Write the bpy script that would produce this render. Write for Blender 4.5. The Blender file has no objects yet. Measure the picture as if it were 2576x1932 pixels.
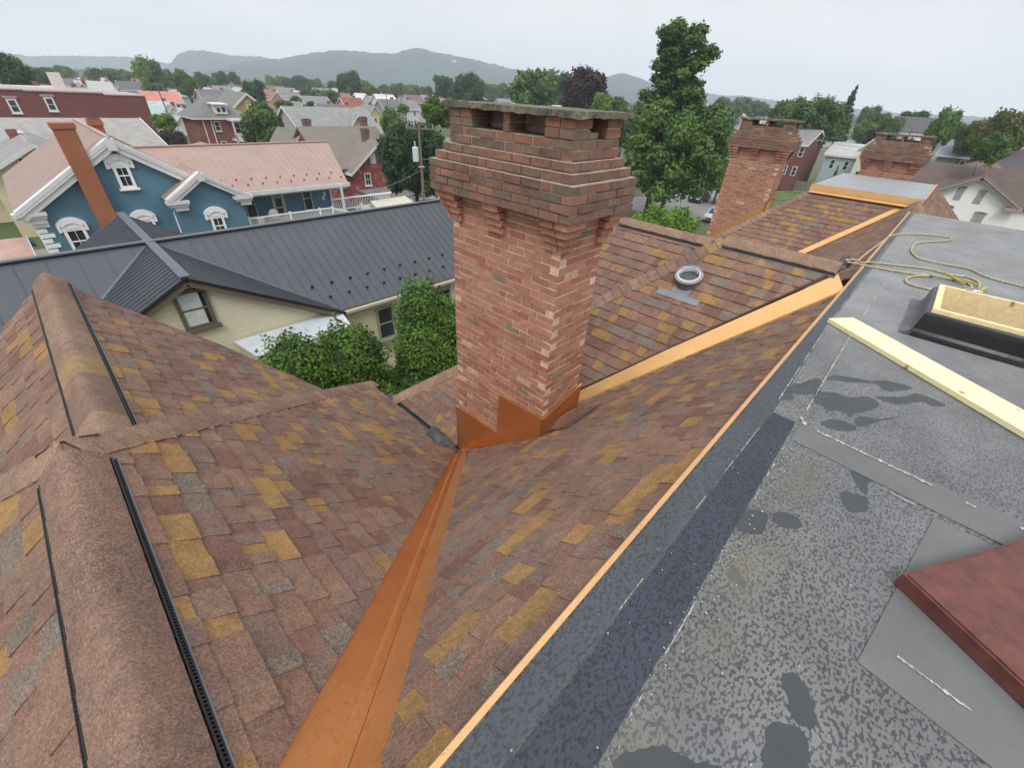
import bpy, bmesh, math, random
from mathutils import Vector, Matrix
random.seed(7)
R=math.radians
scene=bpy.context.scene
COL=scene.collection
# ---------------------------------------------------------------- camera, world, sun, exposure
# The eye is the origin (z=0), X runs along the deck edge, Y away to the left, ground at z=-12.5
GZ=-12.5
pitch,roll,az=R(34.9),R(3.46),R(42.0)
fh=Vector((math.cos(az),math.sin(az),0)); rh=Vector((math.sin(az),-math.cos(az),0)); up=Vector((0,0,1))
F=fh*math.cos(pitch)-up*math.sin(pitch); U=fh*math.sin(pitch)+up*math.cos(pitch)
R2=rh*math.cos(roll)+U*math.sin(roll); U2=U*math.cos(roll)-rh*math.sin(roll)
cd=bpy.data.cameras.new("camera"); cam=bpy.data.objects.new("camera",cd); COL.objects.link(cam)
m=Matrix.Identity(4)
for i in range(3):
    m[i][0]=R2[i]; m[i][1]=U2[i]; m[i][2]=-F[i]
cam.matrix_world=m
cd.sensor_width=36; cd.lens=14.674; cd.clip_start=0.05; cd.clip_end=12000
scene.camera=cam
SUN_EL,SUN_AZ=R(52),R(215)      # azimuth measured from +X, counter-clockwise
world=bpy.data.worlds.new("World"); scene.world=world; world.use_nodes=True
wn=world.node_tree; wn.nodes.clear()
sky=wn.nodes.new('ShaderNodeTexSky'); sky.sky_type='NISHITA'; sky.sun_disc=False
sky.sun_elevation=SUN_EL; sky.sun_rotation=R(90)-SUN_AZ; sky.air_density=1.0; sky.dust_density=5.0; sky.ozone_density=1.0
hs=wn.nodes.new('ShaderNodeHueSaturation'); hs.inputs['Saturation'].default_value=0.02; hs.inputs['Value'].default_value=1.0
# overcast: cloud ramp over the clear sky, its unseen zenith brightened to light the scene
tc=wn.nodes.new('ShaderNodeTexCoord'); mp=wn.nodes.new('ShaderNodeMapping'); mp.inputs['Scale'].default_value=(1.2,1.2,4.0)
nz=wn.nodes.new('ShaderNodeTexNoise'); nz.inputs['Scale'].default_value=2.2; nz.inputs['Detail'].default_value=4
cr=wn.nodes.new('ShaderNodeValToRGB'); cr.color_ramp.elements[0].position=0.3; cr.color_ramp.elements[0].color=(.84,.865,.90,1)
cr.color_ramp.elements[1].position=0.7; cr.color_ramp.elements[1].color=(1.03,1.03,1.03,1)
sx=wn.nodes.new('ShaderNodeSeparateXYZ'); zr_w=wn.nodes.new('ShaderNodeValToRGB'); zr_w.color_ramp.elements[0].color=(10.2,10.15,10.3,1)
for p_,c_ in ((.08,(8.4,8.4,8.55)),(.22,(7.3,7.35,7.55)),(.42,(6.8,6.9,7.1)),(.75,(12,12.1,12.3))):
    e_=zr_w.color_ramp.elements.new(p_); e_.color=(*c_,1)
zr_w.color_ramp.elements[-1].color=(14.5,14.5,14.5,1)
ml=wn.nodes.new('ShaderNodeMixRGB'); ml.blend_type='MULTIPLY'; ml.inputs[0].default_value=1
mx=wn.nodes.new('ShaderNodeMixRGB'); mx.inputs[0].default_value=0.86
bg=wn.nodes.new('ShaderNodeBackground'); bg.inputs['Strength'].default_value=0.10
wo=wn.nodes.new('ShaderNodeOutputWorld')
L=wn.links.new
L(sky.outputs[0],hs.inputs['Color']); L(tc.outputs['Generated'],mp.inputs[0]); L(mp.outputs[0],nz.inputs['Vector']); L(nz.outputs['Fac'],cr.inputs[0]); L(tc.outputs['Generated'],sx.inputs[0]); L(sx.outputs[2],zr_w.inputs[0]); L(zr_w.outputs[0],ml.inputs[1]); L(cr.outputs[0],ml.inputs[2])
L(hs.outputs[0],mx.inputs[1]); L(ml.outputs[0],mx.inputs[2]); L(mx.outputs[0],bg.inputs['Color']); L(bg.outputs[0],wo.inputs['Surface'])
sl=bpy.data.lights.new("sun",'SUN'); sl.energy=1.4; sl.angle=R(25); sl.color=(1.0,0.96,0.9)
so=bpy.data.objects.new("sun",sl); COL.objects.link(so)
sd=Vector((math.cos(SUN_EL)*math.cos(SUN_AZ),math.cos(SUN_EL)*math.sin(SUN_AZ),math.sin(SUN_EL)))
so.rotation_euler=sd.to_track_quat('Z','Y').to_euler(); so.location=(0,0,60)
scene.view_settings.view_transform='Standard'; scene.view_settings.look='None'
scene.view_settings.exposure=0.42; scene.view_settings.gamma=1.0
scene.render.engine='CYCLES'
scene.cycles.volume_bounces=2; scene.cycles.max_bounces=6

# ---------------------------------------------------------------- materials
MATS={}
class NT:
    def __init__(s,name):
        s.m=bpy.data.materials.new(name); s.m.use_nodes=True; s.t=s.m.node_tree; s.b=s.t.nodes['Principled BSDF']
    def n(s,t,**k):
        o=s.t.nodes.new(t)
        for a,v in k.items():
            if hasattr(o,a): setattr(o,a,v)
            else: o.inputs[a.replace('_',' ')].default_value=v
        return o
    def l(s,a,b): s.t.links.new(a,b)
    def noise(s,scale,detail=3,rough=0.5,vec=None):
        o=s.n('ShaderNodeTexNoise'); o.inputs['Scale'].default_value=scale; o.inputs['Detail'].default_value=detail; o.inputs['Roughness'].default_value=rough
        if vec is None: vec=s.obj()
        s.l(vec,o.inputs['Vector']); return o.outputs['Fac']
    def obj(s):
        if not hasattr(s,'tc'): s.tc=s.n('ShaderNodeTexCoord')
        return s.tc.outputs['Object']
    def ramp(s,fac,stops,interp='LINEAR'):
        o=s.n('ShaderNodeValToRGB'); r=o.color_ramp; r.interpolation=interp
        while len(r.elements)<len(stops): r.elements.new(0.5)
        for e,(p,c) in zip(r.elements,stops): e.position=p; e.color=(*c,1) if len(c)==3 else c
        s.l(fac,o.inputs[0]); return o.outputs[0]
    def attr(s,name):
        o=s.n('ShaderNodeAttribute'); o.attribute_name=name; return o.outputs['Fac']
    def mix(s,a,b,fac,mode='MIX'):
        o=s.n('ShaderNodeMixRGB'); o.blend_type=mode
        for i,v in ((0,fac),(1,a),(2,b)):
            if isinstance(v,(int,float)): o.inputs[i].default_value=v
            elif isinstance(v,tuple): o.inputs[i].default_value=(*v,1) if len(v)==3 else v
            else: s.l(v,o.inputs[i])
        return o.outputs[0]
    def math(s,op,a,b=0.0,c=None):
        o=s.n('ShaderNodeMath'); o.operation=op
        for i,v in ((0,a),(1,b),(2,c)):
            if v is None: continue
            if isinstance(v,(int,float)): o.inputs[i].default_value=v
            else: s.l(v,o.inputs[i])
        return o.outputs[0]
    def bump(s,h,strength=0.3,dist=0.01):
        o=s.n('ShaderNodeBump'); o.inputs['Strength'].default_value=strength; o.inputs['Distance'].default_value=dist
        s.l(h,o.inputs['Height']); s.l(o.outputs[0],s.b.inputs['Normal'])
    def col(s,v):
        if isinstance(v,tuple): s.b.inputs['Base Color'].default_value=(*v,1)
        else: s.l(v,s.b.inputs['Base Color'])
    def rough(s,v):
        if isinstance(v,(int,float)): s.b.inputs['Roughness'].default_value=v
        else: s.l(v,s.b.inputs['Roughness'])

def painted(name,c,rough=0.6,var=0.15,scale=3.0,metal=0.0,spec=0.5,bump=0.0,bscale=60):
    if name in MATS: return MATS[name]
    k=NT(name); n=k.noise(scale,5,0.65)
    lo=tuple(max(0,x*(1-var)) for x in c); hi=tuple(min(1,x*(1+var)) for x in c)
    k.col(k.ramp(n,[(0.3,lo),(0.7,hi)])); k.rough(rough); k.b.inputs['Metallic'].default_value=metal
    k.b.inputs['Specular IOR Level'].default_value=spec
    if bump: k.bump(k.noise(bscale,4),bump,0.01)
    MATS[name]=k.m; return k.m

def tabmat(name,stops,grain=260,grainc=(0.42,1.85),rough=0.95,darkrim=False,mott=2.0):
    """per-tab colour from the face attribute 'rnd', broken up with granules"""
    k=NT(name); base=k.ramp(k.attr('rnd'),stops,'CONSTANT')
    soft=k.mix(k.ramp(k.noise(mott,4),[(0.3,(0.84,0.84,0.86)),(0.7,(1.14,1.12,1.10))]),k.ramp(k.noise(14,4,.7),[(0.3,(0.78,0.80,0.84)),(0.7,(1.2,1.16,1.12))]),1.0,'MULTIPLY')
    base=k.mix(base,soft,1.0,'MULTIPLY')
    g=k.noise(grain,2,0.8); g2=k.noise(95,3,0.75); g=k.math('ADD',k.math('MULTIPLY',g,.5),k.math('MULTIPLY',g2,.5)); gr=k.ramp(g,[(0.38,(grainc[0],)*3),(0.5,(0.97,)*3),(0.62,(grainc[1],)*3)])
    gm_=k.ramp(k.attr('rnd'),[(0,(.75,)*3),(.79,(1.0,)*3),(.87,(.6,)*3)],'CONSTANT'); c=k.mix(base,gr,gm_,'MULTIPLY'); k.col(c); k.rough(rough); k.b.inputs['Specular IOR Level'].default_value=0.25
    k.bump(g,0.5,0.003); MATS[name]=k.m; return k.m

BR=(0.192,0.115,0.085); GY=(0.163,0.130,0.106); RD=(0.162,0.090,0.071); GD=(0.265,0.160,0.068); TN=(0.207,0.131,0.094); MV=(0.174,0.115,0.094)
SH=tabmat('shingle_granules',[(0,BR),(0.28,MV),(0.46,RD),(0.58,TN),(0.79,GY),(0.87,GD)])
CAPM=tabmat('cap_granules',[(0,(.218,.146,.106)),(0.4,(.235,.160,.115)),(0.7,(.192,.124,.094)),(0.94,(0.255,0.175,0.09))])
def brickmat(name,stops):
    k=NT(name); base=k.ramp(k.attr('rnd'),stops,'CONSTANT')
    n=k.noise(26,5,0.7); base=k.mix(base,k.ramp(n,[(0.25,(0.62,0.6,0.6)),(0.55,(1,1,1)),(0.8,(1.25,1.2,1.15))]),1.0,'MULTIPLY')
    st=k.ramp(k.noise(3.1,6,0.75),[(0.40,(1.06,1.06,1.06)),(0.55,(.88,.86,.84)),(0.70,(0.60,0.58,0.54))] if 'weather' in name else [(0.42,(1,1,1)),(0.68,(0.82,0.80,0.77))]); base=k.mix(base,st,0.9,'MULTIPLY')
    k.col(base); k.rough(0.92); k.bump(k.noise(90,4,0.7),0.6,0.006); MATS[name]=k.m; return k.m
BRK=brickmat('shaft_brick',[(0,(0.39,0.185,0.125)),(0.25,(0.43,0.215,0.15)),(0.5,(0.36,0.155,0.10)),(0.70,(0.45,0.235,0.165)),(0.86,(0.40,0.215,0.145)),(0.95,(0.25,0.19,0.135)),(0.988,(0.56,0.38,0.28))])
BRKT=brickmat('weathered_brick',[(0,(0.26,0.135,0.098)),(0.25,(0.215,0.128,0.095)),(0.5,(0.18,0.112,0.085)),(0.68,(0.31,0.145,0.098)),(0.78,(0.205,0.142,0.105)),(0.91,(0.15,0.12,0.085))])
MORT=painted('mortar',(0.60,0.42,0.33),0.95,0.25,14,bump=0.5)
MORTD=painted('weathered_mortar',(0.36,0.27,0.22),0.95,0.3,14,bump=0.5)
def concrete():
    k=NT('lichen_concrete'); a=k.ramp(k.noise(5,6,0.75),[(0.3,(0.07,0.066,0.05)),(0.5,(0.15,0.135,0.105)),(0.7,(0.29,0.26,0.215))])
    b=k.ramp(k.noise(28,4,0.7),[(0.35,(0.5,0.52,0.42)),(0.6,(1.1,1.1,1.1))]); k.col(k.mix(a,b,0.9,'MULTIPLY')); k.rough(0.95); k.bump(k.noise(40,5,0.7),0.8,0.01); return k.m
CONC=concrete()
def copper(name,c1,c2,rough,metal=0.9):
    k=NT(name); n=k.noise(3.0,5,0.7); k.col(k.mix(k.ramp(n,[(0.3,c1),(0.7,c2)]),k.ramp(k.noise(35,4,.8),[(.30,(.78,.72,.68)),(.42,(1,1,1)),(.68,(1,1,1)),(.78,(1.25,1.3,1.35))]),1.0,'MULTIPLY')); k.b.inputs['Metallic'].default_value=metal
    s=k.noise(45,3,0.8); k.rough(k.math('MULTIPLY_ADD',s,0.3,rough-0.14)); k.bump(k.math('ADD',k.noise(5,3),k.math('MULTIPLY',k.noise(60,3,.7),.12)),0.35,0.012); MATS[name]=k.m; return k.m
COP=copper('copper_sheet',(0.67,0.285,0.10),(0.77,0.36,0.14),0.38,0.85)
COPG=copper('sky_sheen_copper',(0.58,0.335,0.135),(0.66,0.40,0.175),0.42,0.75)  # same copper made paler: the reflected sky is put into its colour
COPT=copper('copper_edge',(0.62,0.36,0.17),(0.70,0.43,0.22),0.5,0.7)
BLK=painted('black_plastic',(0.012,0.012,0.013),0.55,0.3)
ALU=painted('grey_flashing',(0.20,0.22,0.25),0.55,0.15,4,0.3)

# ---------------------------------------------------------------- mesh builder
class MB:
    def __init__(s): s.v=[];s.f=[];s.r=[];s.mi=[]
    def face(s,pts,r=0.5,mi=0):
        b=len(s.v); s.v+= [tuple(p) for p in pts]; s.f.append(tuple(range(b,b+len(pts)))); s.r.append(r); s.mi.append(mi)
    def hull(s,vs,fs,r=0.5,mi=0):
        b=len(s.v); s.v+=[tuple(p) for p in vs]
        for f in fs: s.f.append(tuple(b+i for i in f)); s.r.append(r); s.mi.append(mi)
    def box(s,x0,x1,y0,y1,z0,z1,r=0.5,mi=0):
        if x0>x1:x0,x1=x1,x0
        if y0>y1:y0,y1=y1,y0
        if z0>z1:z0,z1=z1,z0
        s.hull([(x0,y0,z0),(x1,y0,z0),(x1,y1,z0),(x0,y1,z0),(x0,y0,z1),(x1,y0,z1),(x1,y1,z1),(x0,y1,z1)],
               [(0,3,2,1),(4,5,6,7),(0,1,5,4),(1,2,6,5),(2,3,7,6),(3,0,4,7)],r,mi)
    def obox(s,c,ax,ay,azv,hx,hy,hz,r=0.5,mi=0):
        c=Vector(c);ax=Vector(ax).normalized()*hx;ay=Vector(ay).normalized()*hy;azv=Vector(azv).normalized()*hz
        P=[c+ax*i+ay*j+azv*k for k in(-1,1) for (i,j) in((-1,-1),(1,-1),(1,1),(-1,1))]
        s.hull(P,[(0,3,2,1),(4,5,6,7),(0,1,5,4),(1,2,6,5),(2,3,7,6),(3,0,4,7)],r,mi)
    def slab(s,pts,thick,r=0.5,mi=0):
        """solid plate: polygon pts, extruded downwards along -normal"""
        p=[Vector(q) for q in pts]; n=(p[1]-p[0]).cross(p[2]-p[0]).normalized()
        if n.z<0: p.reverse(); n=-n
        q=[a-n*thick for a in p]; k=len(p)
        s.hull(p+q,[tuple(range(k)),tuple(range(2*k-1,k-1,-1))]+[(i,i+k,(i+1)%k+k,(i+1)%k) for i in range(k)],r,mi)
    def prism(s,pts,d,r=0.5,mi=0):
        p=[Vector(q) for q in pts]; d=Vector(d); n=(p[1]-p[0]).cross(p[2]-p[0])
        if n.dot(d)>0: p.reverse()
        q=[a+d for a in p]; k=len(p)
        s.hull(p+q,[tuple(range(k)),tuple(range(2*k-1,k-1,-1))]+[(i,i+k,(i+1)%k+k,(i+1)%k) for i in range(k)],r,mi)
    def tube(s,pts,rad,n=8,r=0.5,mi=0,cap=True,squash=1.0):
        pts=[Vector(p) for p in pts]; rings=[]; rr=rad if isinstance(rad,(list,tuple)) else [rad]*len(pts)
        for i,p in enumerate(pts):
            t=(pts[min(i+1,len(pts)-1)]-pts[max(i-1,0)]).normalized()
            a=t.cross(Vector((0,0,1)));
            if a.length<1e-3: a=Vector((1,0,0))
            a.normalize(); b=t.cross(a)
            rings.append([p+a*math.cos(2*math.pi*j/n)*rr[i]+b*math.sin(2*math.pi*j/n)*rr[i]*squash for j in range(n)])
        base=len(s.v)
        for g in rings: s.v+=[tuple(q) for q in g]
        for i in range(len(rings)-1):
            for j in range(n):
                s.f.append((base+i*n+j,base+i*n+(j+1)%n,base+(i+1)*n+(j+1)%n,base+(i+1)*n+j)); s.r.append(r); s.mi.append(mi)
        if cap:
            s.f.append(tuple(base+j for j in range(n))[::-1]); s.r.append(r); s.mi.append(mi)
            s.f.append(tuple(base+(len(rings)-1)*n+j for j in range(n))); s.r.append(r); s.mi.append(mi)
    def build(s,name,mats,parent=None,smooth=False,weld=False):
        me=bpy.data.meshes.new(name); me.from_pydata(s.v,[],s.f)
        a=me.attributes.new('rnd','FLOAT','FACE'); a.data.foreach_set('value',s.r)
        if not isinstance(mats,(list,tuple)): mats=[mats]
        for q in mats: me.materials.append(q)
        if len(mats)>1: me.polygons.foreach_set('material_index',s.mi)
        if smooth: me.polygons.foreach_set('use_smooth',[True]*len(s.f))
        me.update()
        o=bpy.data.objects.new(name,me); COL.objects.link(o)
        if parent is not None:
            o.parent=parent; o.matrix_parent_inverse=parent.matrix_world.inverted() if False else Matrix.Translation(-Vector(parent.get('_w',(0,0,0))))
        return o
def tag(o,label=None,cat=None,group=None,kind=None):
    if label: o['label']=label
    if cat: o['category']=cat
    if group: o['group']=group
    if kind: o['kind']=kind
    return o
def thing(name,label,cat,loc=(0,0,0),group=None):
    """an Empty at the base of a thing; parts are written in world coordinates"""
    o=bpy.data.objects.new(name,None); COL.objects.link(o); o.location=loc; o.empty_display_size=0.2
    o['_w']=tuple(loc); return tag(o,label,cat,group)
# ---------------------------------------------------------------- shingled roof planes of our building
UND=painted('roof_underlay',(.10,.07,.055),.9,.2)
def clip(poly,cl):
    out=poly
    k=len(cl)
    for i in range(k):
        a=cl[i];b=cl[(i+1)%k]; inp=out; out=[]
        if not inp: return []
        def side(p): return (b[0]-a[0])*(p[1]-a[1])-(b[1]-a[1])*(p[0]-a[0])
        for j in range(len(inp)):
            p=inp[j];q=inp[(j+1)%len(inp)]; sp=side(p);sq=side(q)
            if sp>=0: out.append(p)
            if (sp>0 and sq<0) or (sp<0 and sq>0):
                t=sp/(sp-sq); out.append((p[0]+(q[0]-p[0])*t,p[1]+(q[1]-p[1])*t))
    return out
def area2(p): return sum(p[i][0]*p[(i+1)%len(p)][1]-p[(i+1)%len(p)][0]*p[i][1] for i in range(len(p)))/2
rs=random.Random(11)
def shingles(name,plane,plan,parent,label=None,exp=0.143,seed=1,base=True):
    """laminated shingles laid course by course on the plane z=a+bX+cY inside the convex plan polygon"""
    a,b,c=plane; g=math.hypot(b,c); d=(-b/g,-c/g); u=(-d[1],d[0]); s=math.sqrt(1+g*g)
    rr=random.Random(seed)
    loc=[((x*u[0]+y*u[1]),(x*d[0]+y*d[1])*s) for x,y in plan]
    if area2(loc)<0: loc.reverse()
    nrm=Vector((-b,-c,1)).normalized()
    def P(q,h):
        uu,vv=q[0],q[1]/s; x=u[0]*uu+d[0]*vv; y=u[1]*uu+d[1]*vv
        return Vector((x,y,a+b*x+c*y))+nrm*h
    umin=min(p[0] for p in loc);umax=max(p[0] for p in loc);vmin=min(p[1] for p in loc);vmax=max(p[1] for p in loc)
    mb=MB(); v=math.floor(vmin/exp)*exp; up_ok=None
    while v<vmax:
        x=umin-rr.random()*0.3; raised=rr.random()<.5; col=rr.random()
        while x<umax:
            w=rr.choice((0.08,0.10,0.13,0.16,0.20,0.24)) if raised else rr.choice((0.07,0.10,0.13,0.17))
            if rr.random()<0.84: col=rr.random()
            v1=v+exp+(0.004 if raised else 0)+rr.uniform(-.002,.002)
            q=clip([(x,v),(x+w,v),(x+w,v1),(x,v1)],loc)
            if len(q)>=3 and abs(area2(q))>1e-5:
                hl=0.0155 if raised else 0.0075
                hh=[0.001+(p[1]-v)/exp*hl for p in q]
                T=[P(p,h) for p,h in zip(q,hh)]; Bt=[P(p,-0.004) for p in q]
                if up_ok is None: up_ok=(T[1]-T[0]).cross(T[2]-T[0]).z>0
                k=len(T)
                mb.face(T if up_ok else T[::-1],col)
                for i in range(k):
                    j=(i+1)%k
                    if hh[i]<0.0025 and hh[j]<0.0025: continue
                    f=[T[i],Bt[i],Bt[j],T[j]]
                    mb.face(f if up_ok else f[::-1],min(col,0.5)*0.5)
            x+=w; raised=not raised if rr.random()<.85 else raised
        v+=exp
    o=mb.build(name,SH,parent)
    if label: o['label']=label
    if base:
        m2=MB(); m2.slab([P(q,-0.004) for q in loc],0.03)
        me=m2.build('roof_deck',UND,o); me.matrix_parent_inverse=Matrix.Identity(4)
    return o
def caps(name,p0,p1,sl,sr,parent,w=0.15,expo=0.135,rise=0.035,seed=3,label=None,dark=True):
    """overlapping cap shingles from the low end p0 to the high end p1; sl, sr run down the two adjoining planes"""
    p0,p1=Vector(p0),Vector(p1); sl=Vector(sl).normalized(); sr=Vector(sr).normalized(); t=(p1-p0); Ln=t.length; t.normalize()
    upv=(-(sl+sr)).normalized() if (sl+sr).length>0.05 else Vector((0,0,1))
    nl=t.cross(sl); nl=nl if nl.z>0 else -nl; nr=t.cross(sr); nr=nr if nr.z>0 else -nr
    rr=random.Random(seed); mb=MB(); s=0; col=rr.random()
    while s<Ln:
        e=min(Ln,s+expo*1.25); 
        if rr.random()<.6: col=rr.random()
        def ring(q,h):
            c=p0+t*q
            return [c+sl*w+nl*(0.006+h),c+sl*w*0.5+nl*(0.018+h),c+upv*(rise*.5+h),c+sr*w*0.5+nr*(0.018+h),c+sr*w+nr*(0.006+h)]
        lo=ring(s,0.012); hi=ring(e,0.0); lb=[p-(nl if i<2 else upv if i==2 else nr)*0.02 for i,p in enumerate(lo)]
        hb=[p-(nl if i<2 else upv if i==2 else nr)*0.02 for i,p in enumerate(hi)]
        for i in range(4):
            f=[lo[i],lo[i+1],hi[i+1],hi[i]]
            n=(f[1]-f[0]).cross(f[2]-f[0]); f=f if n.z>0 else f[::-1]
            mb.face(f,col); mb.face([lo[i],lb[i],lb[i+1],lo[i+1]],0.1)
        mb.face([lo[0],hi[0],hb[0],lb[0]],0.1); mb.face([lo[4],lb[4],hb[4],hi[4]],0.1)
        s+=expo
    o=mb.build(name,CAPM,parent)
    if label: o['label']=label
    return o
def ridgevent(p0,p1,slope,parent,label=None,w=0.145,hgt=0.085,seed=5,expo=0.2,cap0=False):
    """domed vent under cap shingles along a horizontal ridge, black slotted baffle and grey strip on both sides"""
    p0,p1=Vector(p0),Vector(p1); t=(p1-p0).normalized(); Ln=(p1-p0).length; side=t.cross(Vector((0,0,1))).normalized()
    g=slope; dn=lambda sgn: (side*sgn+Vector((0,0,-g))).normalized(); nn=lambda sgn: (Vector((0,0,1))+side*sgn*g).normalized()
    rr=random.Random(seed); mb=MB(); prof=[]
    wl=w/math.sqrt(1+g*g)
    for i in range(13):
        a=math.pi*i/12; x=-math.cos(a); 
        z=-abs(x)**1.32*wl*g+0.033+0.006*math.sin(a)
        prof.append((x*wl*1.02,z))
    s=0; col=rr.random()
    while s<Ln-1e-4:
        e=min(Ln,s+expo); 
        if rr.random()<.7: col=rr.random()*0.95
        lo=[p0+t*s+side*x+Vector((0,0,z+0.0)) for x,z in prof]; hi=[p0+t*(e+0.01)+side*x+Vector((0,0,z+0.008)) for x,z in prof]; K=len(prof)
        lp=[q-Vector((0,0,.014)) for q in hi]
        fw=(hi[1]-lo[1]).cross(lo[0]-lo[1]).z>0
        fs=[((i,i+1,K+i+1,K+i) if not fw else (i,K+i,K+i+1,i+1)) for i in range(K-1)]
        mb.hull(lo+hi,fs,col); mb.hull(hi+lp,[(i,i+1,K+i+1,K+i) for i in range(K-1)],.1)
        s=e
    o=mb.build('ridge_vent',CAPM,parent,smooth=True)
    # baffles with slots
    b=MB(); st=MB(); 
    for sg in(-1,1):
        d=dn(sg); n=nn(sg); c0=p0+d*(w*0.93)
        b.obox((p0+p1)/2+d*(w*0.955)+n*0.012,t,d,n,Ln/2,0.004,0.012)
        k=int(Ln/0.016)
        for i in range(k):
            q=p0+t*(i+.5)*0.016+d*(w*1.0)
            b.obox(q+n*0.010,t,d,n,0.0035,0.012,0.009,0.5)
        b.obox((p0+p1)/2+d*(w*1.03)+n*0.002,t,d,n,Ln/2,0.012,0.004)
        b.obox((p0+p1)/2+d*(w*1.075)+n*0.012,t,d,n,Ln/2,0.003,0.008)
        st.obox((p0+p1)/2+d*(w*1.11)+n*0.009,t,d,n,Ln/2,0.008,0.003)
    for q in ((p0-t*0.0),(p1+t*0.0)):
        pts=[q+side*x+Vector((0,0,z-0.012)) for x,z in prof]; b.face(pts)
    b.build('vent_baffle',BLK,o); st.build('flashing_strip',ALU,o)
    if label: o['label']=label
    return o
def strip(mb,pts_top,th,r=.5):  # ribbon quads
    mb.slab(pts_top,th,r)

M=0.86
PA=(-1.66+.35*M,0,-M); PN=(-1.944,-M,0); PC=(-6.774,M,0); PN2=(-1.244,M,0)
PCR=(-1.468+M*6.17,-M,0); PG=(-1.75-M*14.5,M,0)
def zp(p,x,y): return p[0]+p[1]*x+p[2]*y
def P3(p,x,y,h=0.0):
    n=Vector((-p[1],-p[2],1)).normalized(); return Vector((x,y,zp(p,x,y)))+n*h
house=thing('main_house','shingled house with flat grey roof deck and tall brick chimneys that the view stands on','house',(5,1,GZ))
XR=-0.41; zR=zp(PN,XR,0)
# main slope A between the deck and the chimney
shingles('shingle_slope',PA,[(-0.09,.37),(2.70,3.17),(2.86,3.30),(5.80,.37)],house,seed=21)
shingles('shingle_slope',PA,[(6.55,.37),(10.2,3.9),(14.3,.37)],house,seed=22)
# slope N right of the vented ridge, its mirror, and the lower wing beyond the hip
shingles('shingle_slope',PN,[(XR,.52),(2.68,3.435),(2.74,3.52),(2.74,5.86),(XR,2.70)],house,seed=23)
PNL=(zR-M*0-M*XR*-1*-1,0,0)
PNL=(zR-M*XR*1.0+0,M,0)   # falls to -X
PNL=(zR-M*XR,M,0)
shingles('shingle_slope',PNL,[(XR,-3.0),(XR,2.70),(-3.6,5.9),(-3.6,-3.0)],house,seed=24)
PF=(-2.05,-M,0); XF=-0.29; zF=zp(PF,XF,0); PFL=(zF-M*XF,M,0)
shingles('shingle_slope',PF,[(XF,2.75),(1.74,4.82),(1.60,5.06),(.85,5.75),(.25,6.0),(-.17,6.28),(XF,6.30)],house,seed=25)
shingles('shingle_slope',PFL,[(XF,2.75),(XF,6.30),(-2.4,6.05),(-2.4,4.75)],house,seed=26)
# hip end face of N (falls +Y) and of C
PHN=(zR+M*2.70,0,-M); shingles('shingle_slope',PHN,[(XR,2.70),(2.81,5.92),(-3.63,5.92)],house,seed=27)
YC=1.90; PHC=(-1.468+M*YC,0,-M)
shingles('shingle_slope',PC,[(6.17,.45),(6.17,YC),(2.84,5.24),(2.84,3.60),(3.50,2.98)],house,seed=28)
shingles('shingle_slope',PCR,[(6.17,.45),(9.6,3.9),(9.6,5.3),(6.17,YC)],house,seed=29)
shingles('shingle_slope',PHC,[(6.17,YC),(9.5,5.24),(2.84,5.24)],house,seed=30)
# gabled wing beyond the hip (its ridge vent shows right of the chimney)
XD=6.32; zD=-1.578; PD=(zD-M*XD,M,0); PDR=(zD+M*XD,-M,0)
shingles('shingle_slope',PD,[(XD,1.9),(XD,3.55),(4.35,3.60),(4.35,3.1)],house,seed=31)
shingles('shingle_slope',PDR,[(XD,1.9),(8.4,3.1),(8.4,3.6),(XD,3.55)],house,seed=32)
# slope G below the second deck
shingles('shingle_slope',PG,[(14.47,.62),(14.47,2.62),(11.0,6.1),(10.6,4.6)],house,seed=33)
PHG=(-1.75+M*2.65,0,-M)
shingles('shingle_slope',PHG,[(14.5,2.66),(18.6,2.66),(21.5,6.1),(11.05,6.1)],house,seed=34)
PAN=(-1.66-M*.25,0,M)   # the side that falls away behind the far deck (-Y)
shingles('shingle_slope',PAN,[(12.3,-0.02),(14.4,.25),(18.6,.25),(18.6,-3.2),(12.3,-3.2)],house,seed=35)
# hip caps
def hipcap(p_lo,p_hi,pl,pr,dl,dr,seed,w=.16):
    caps('hip_cap',p_lo,p_hi,dl,dr,house,w=w,seed=seed)
def down(pl,tdir):  # direction inside plane perpendicular to tdir and pointing down
    n=Vector((-pl[1],-pl[2],1)).normalized(); t=Vector(tdir).normalized(); d=n.cross(t); return d if d.z<0 else -d
def hip(p0,p1,pa,pb,seed,w=.15,name='hip_cap',label=None):
    t=Vector(p1)-Vector(p0); return caps(name,p0,p1,down(pa,t),down(pb,t),house,w=w,seed=seed,label=label)
hip((2.81,5.92,zp(PN,2.81,0)),(XR,2.70,zR),PN,PHN,41,.16,label='broad hip cap between the two vented ridges')
hip((-3.6,5.9,zp(PNL,-3.6,0)),(XR,2.70,zR),PNL,PHN,42,.16)
hip((2.84,5.23,zp(PC,2.84,0)),(6.17,YC,-1.468),PC,PHC,43,.16)
hip((9.5,5.24,zp(PCR,9.5,0)),(6.17,YC,-1.468),PCR,PHC,44,.15)
hip((11.0,6.13,zp(PG,11.0,0)),(14.47,2.66,-1.77),PG,PHG,45,.16)
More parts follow.
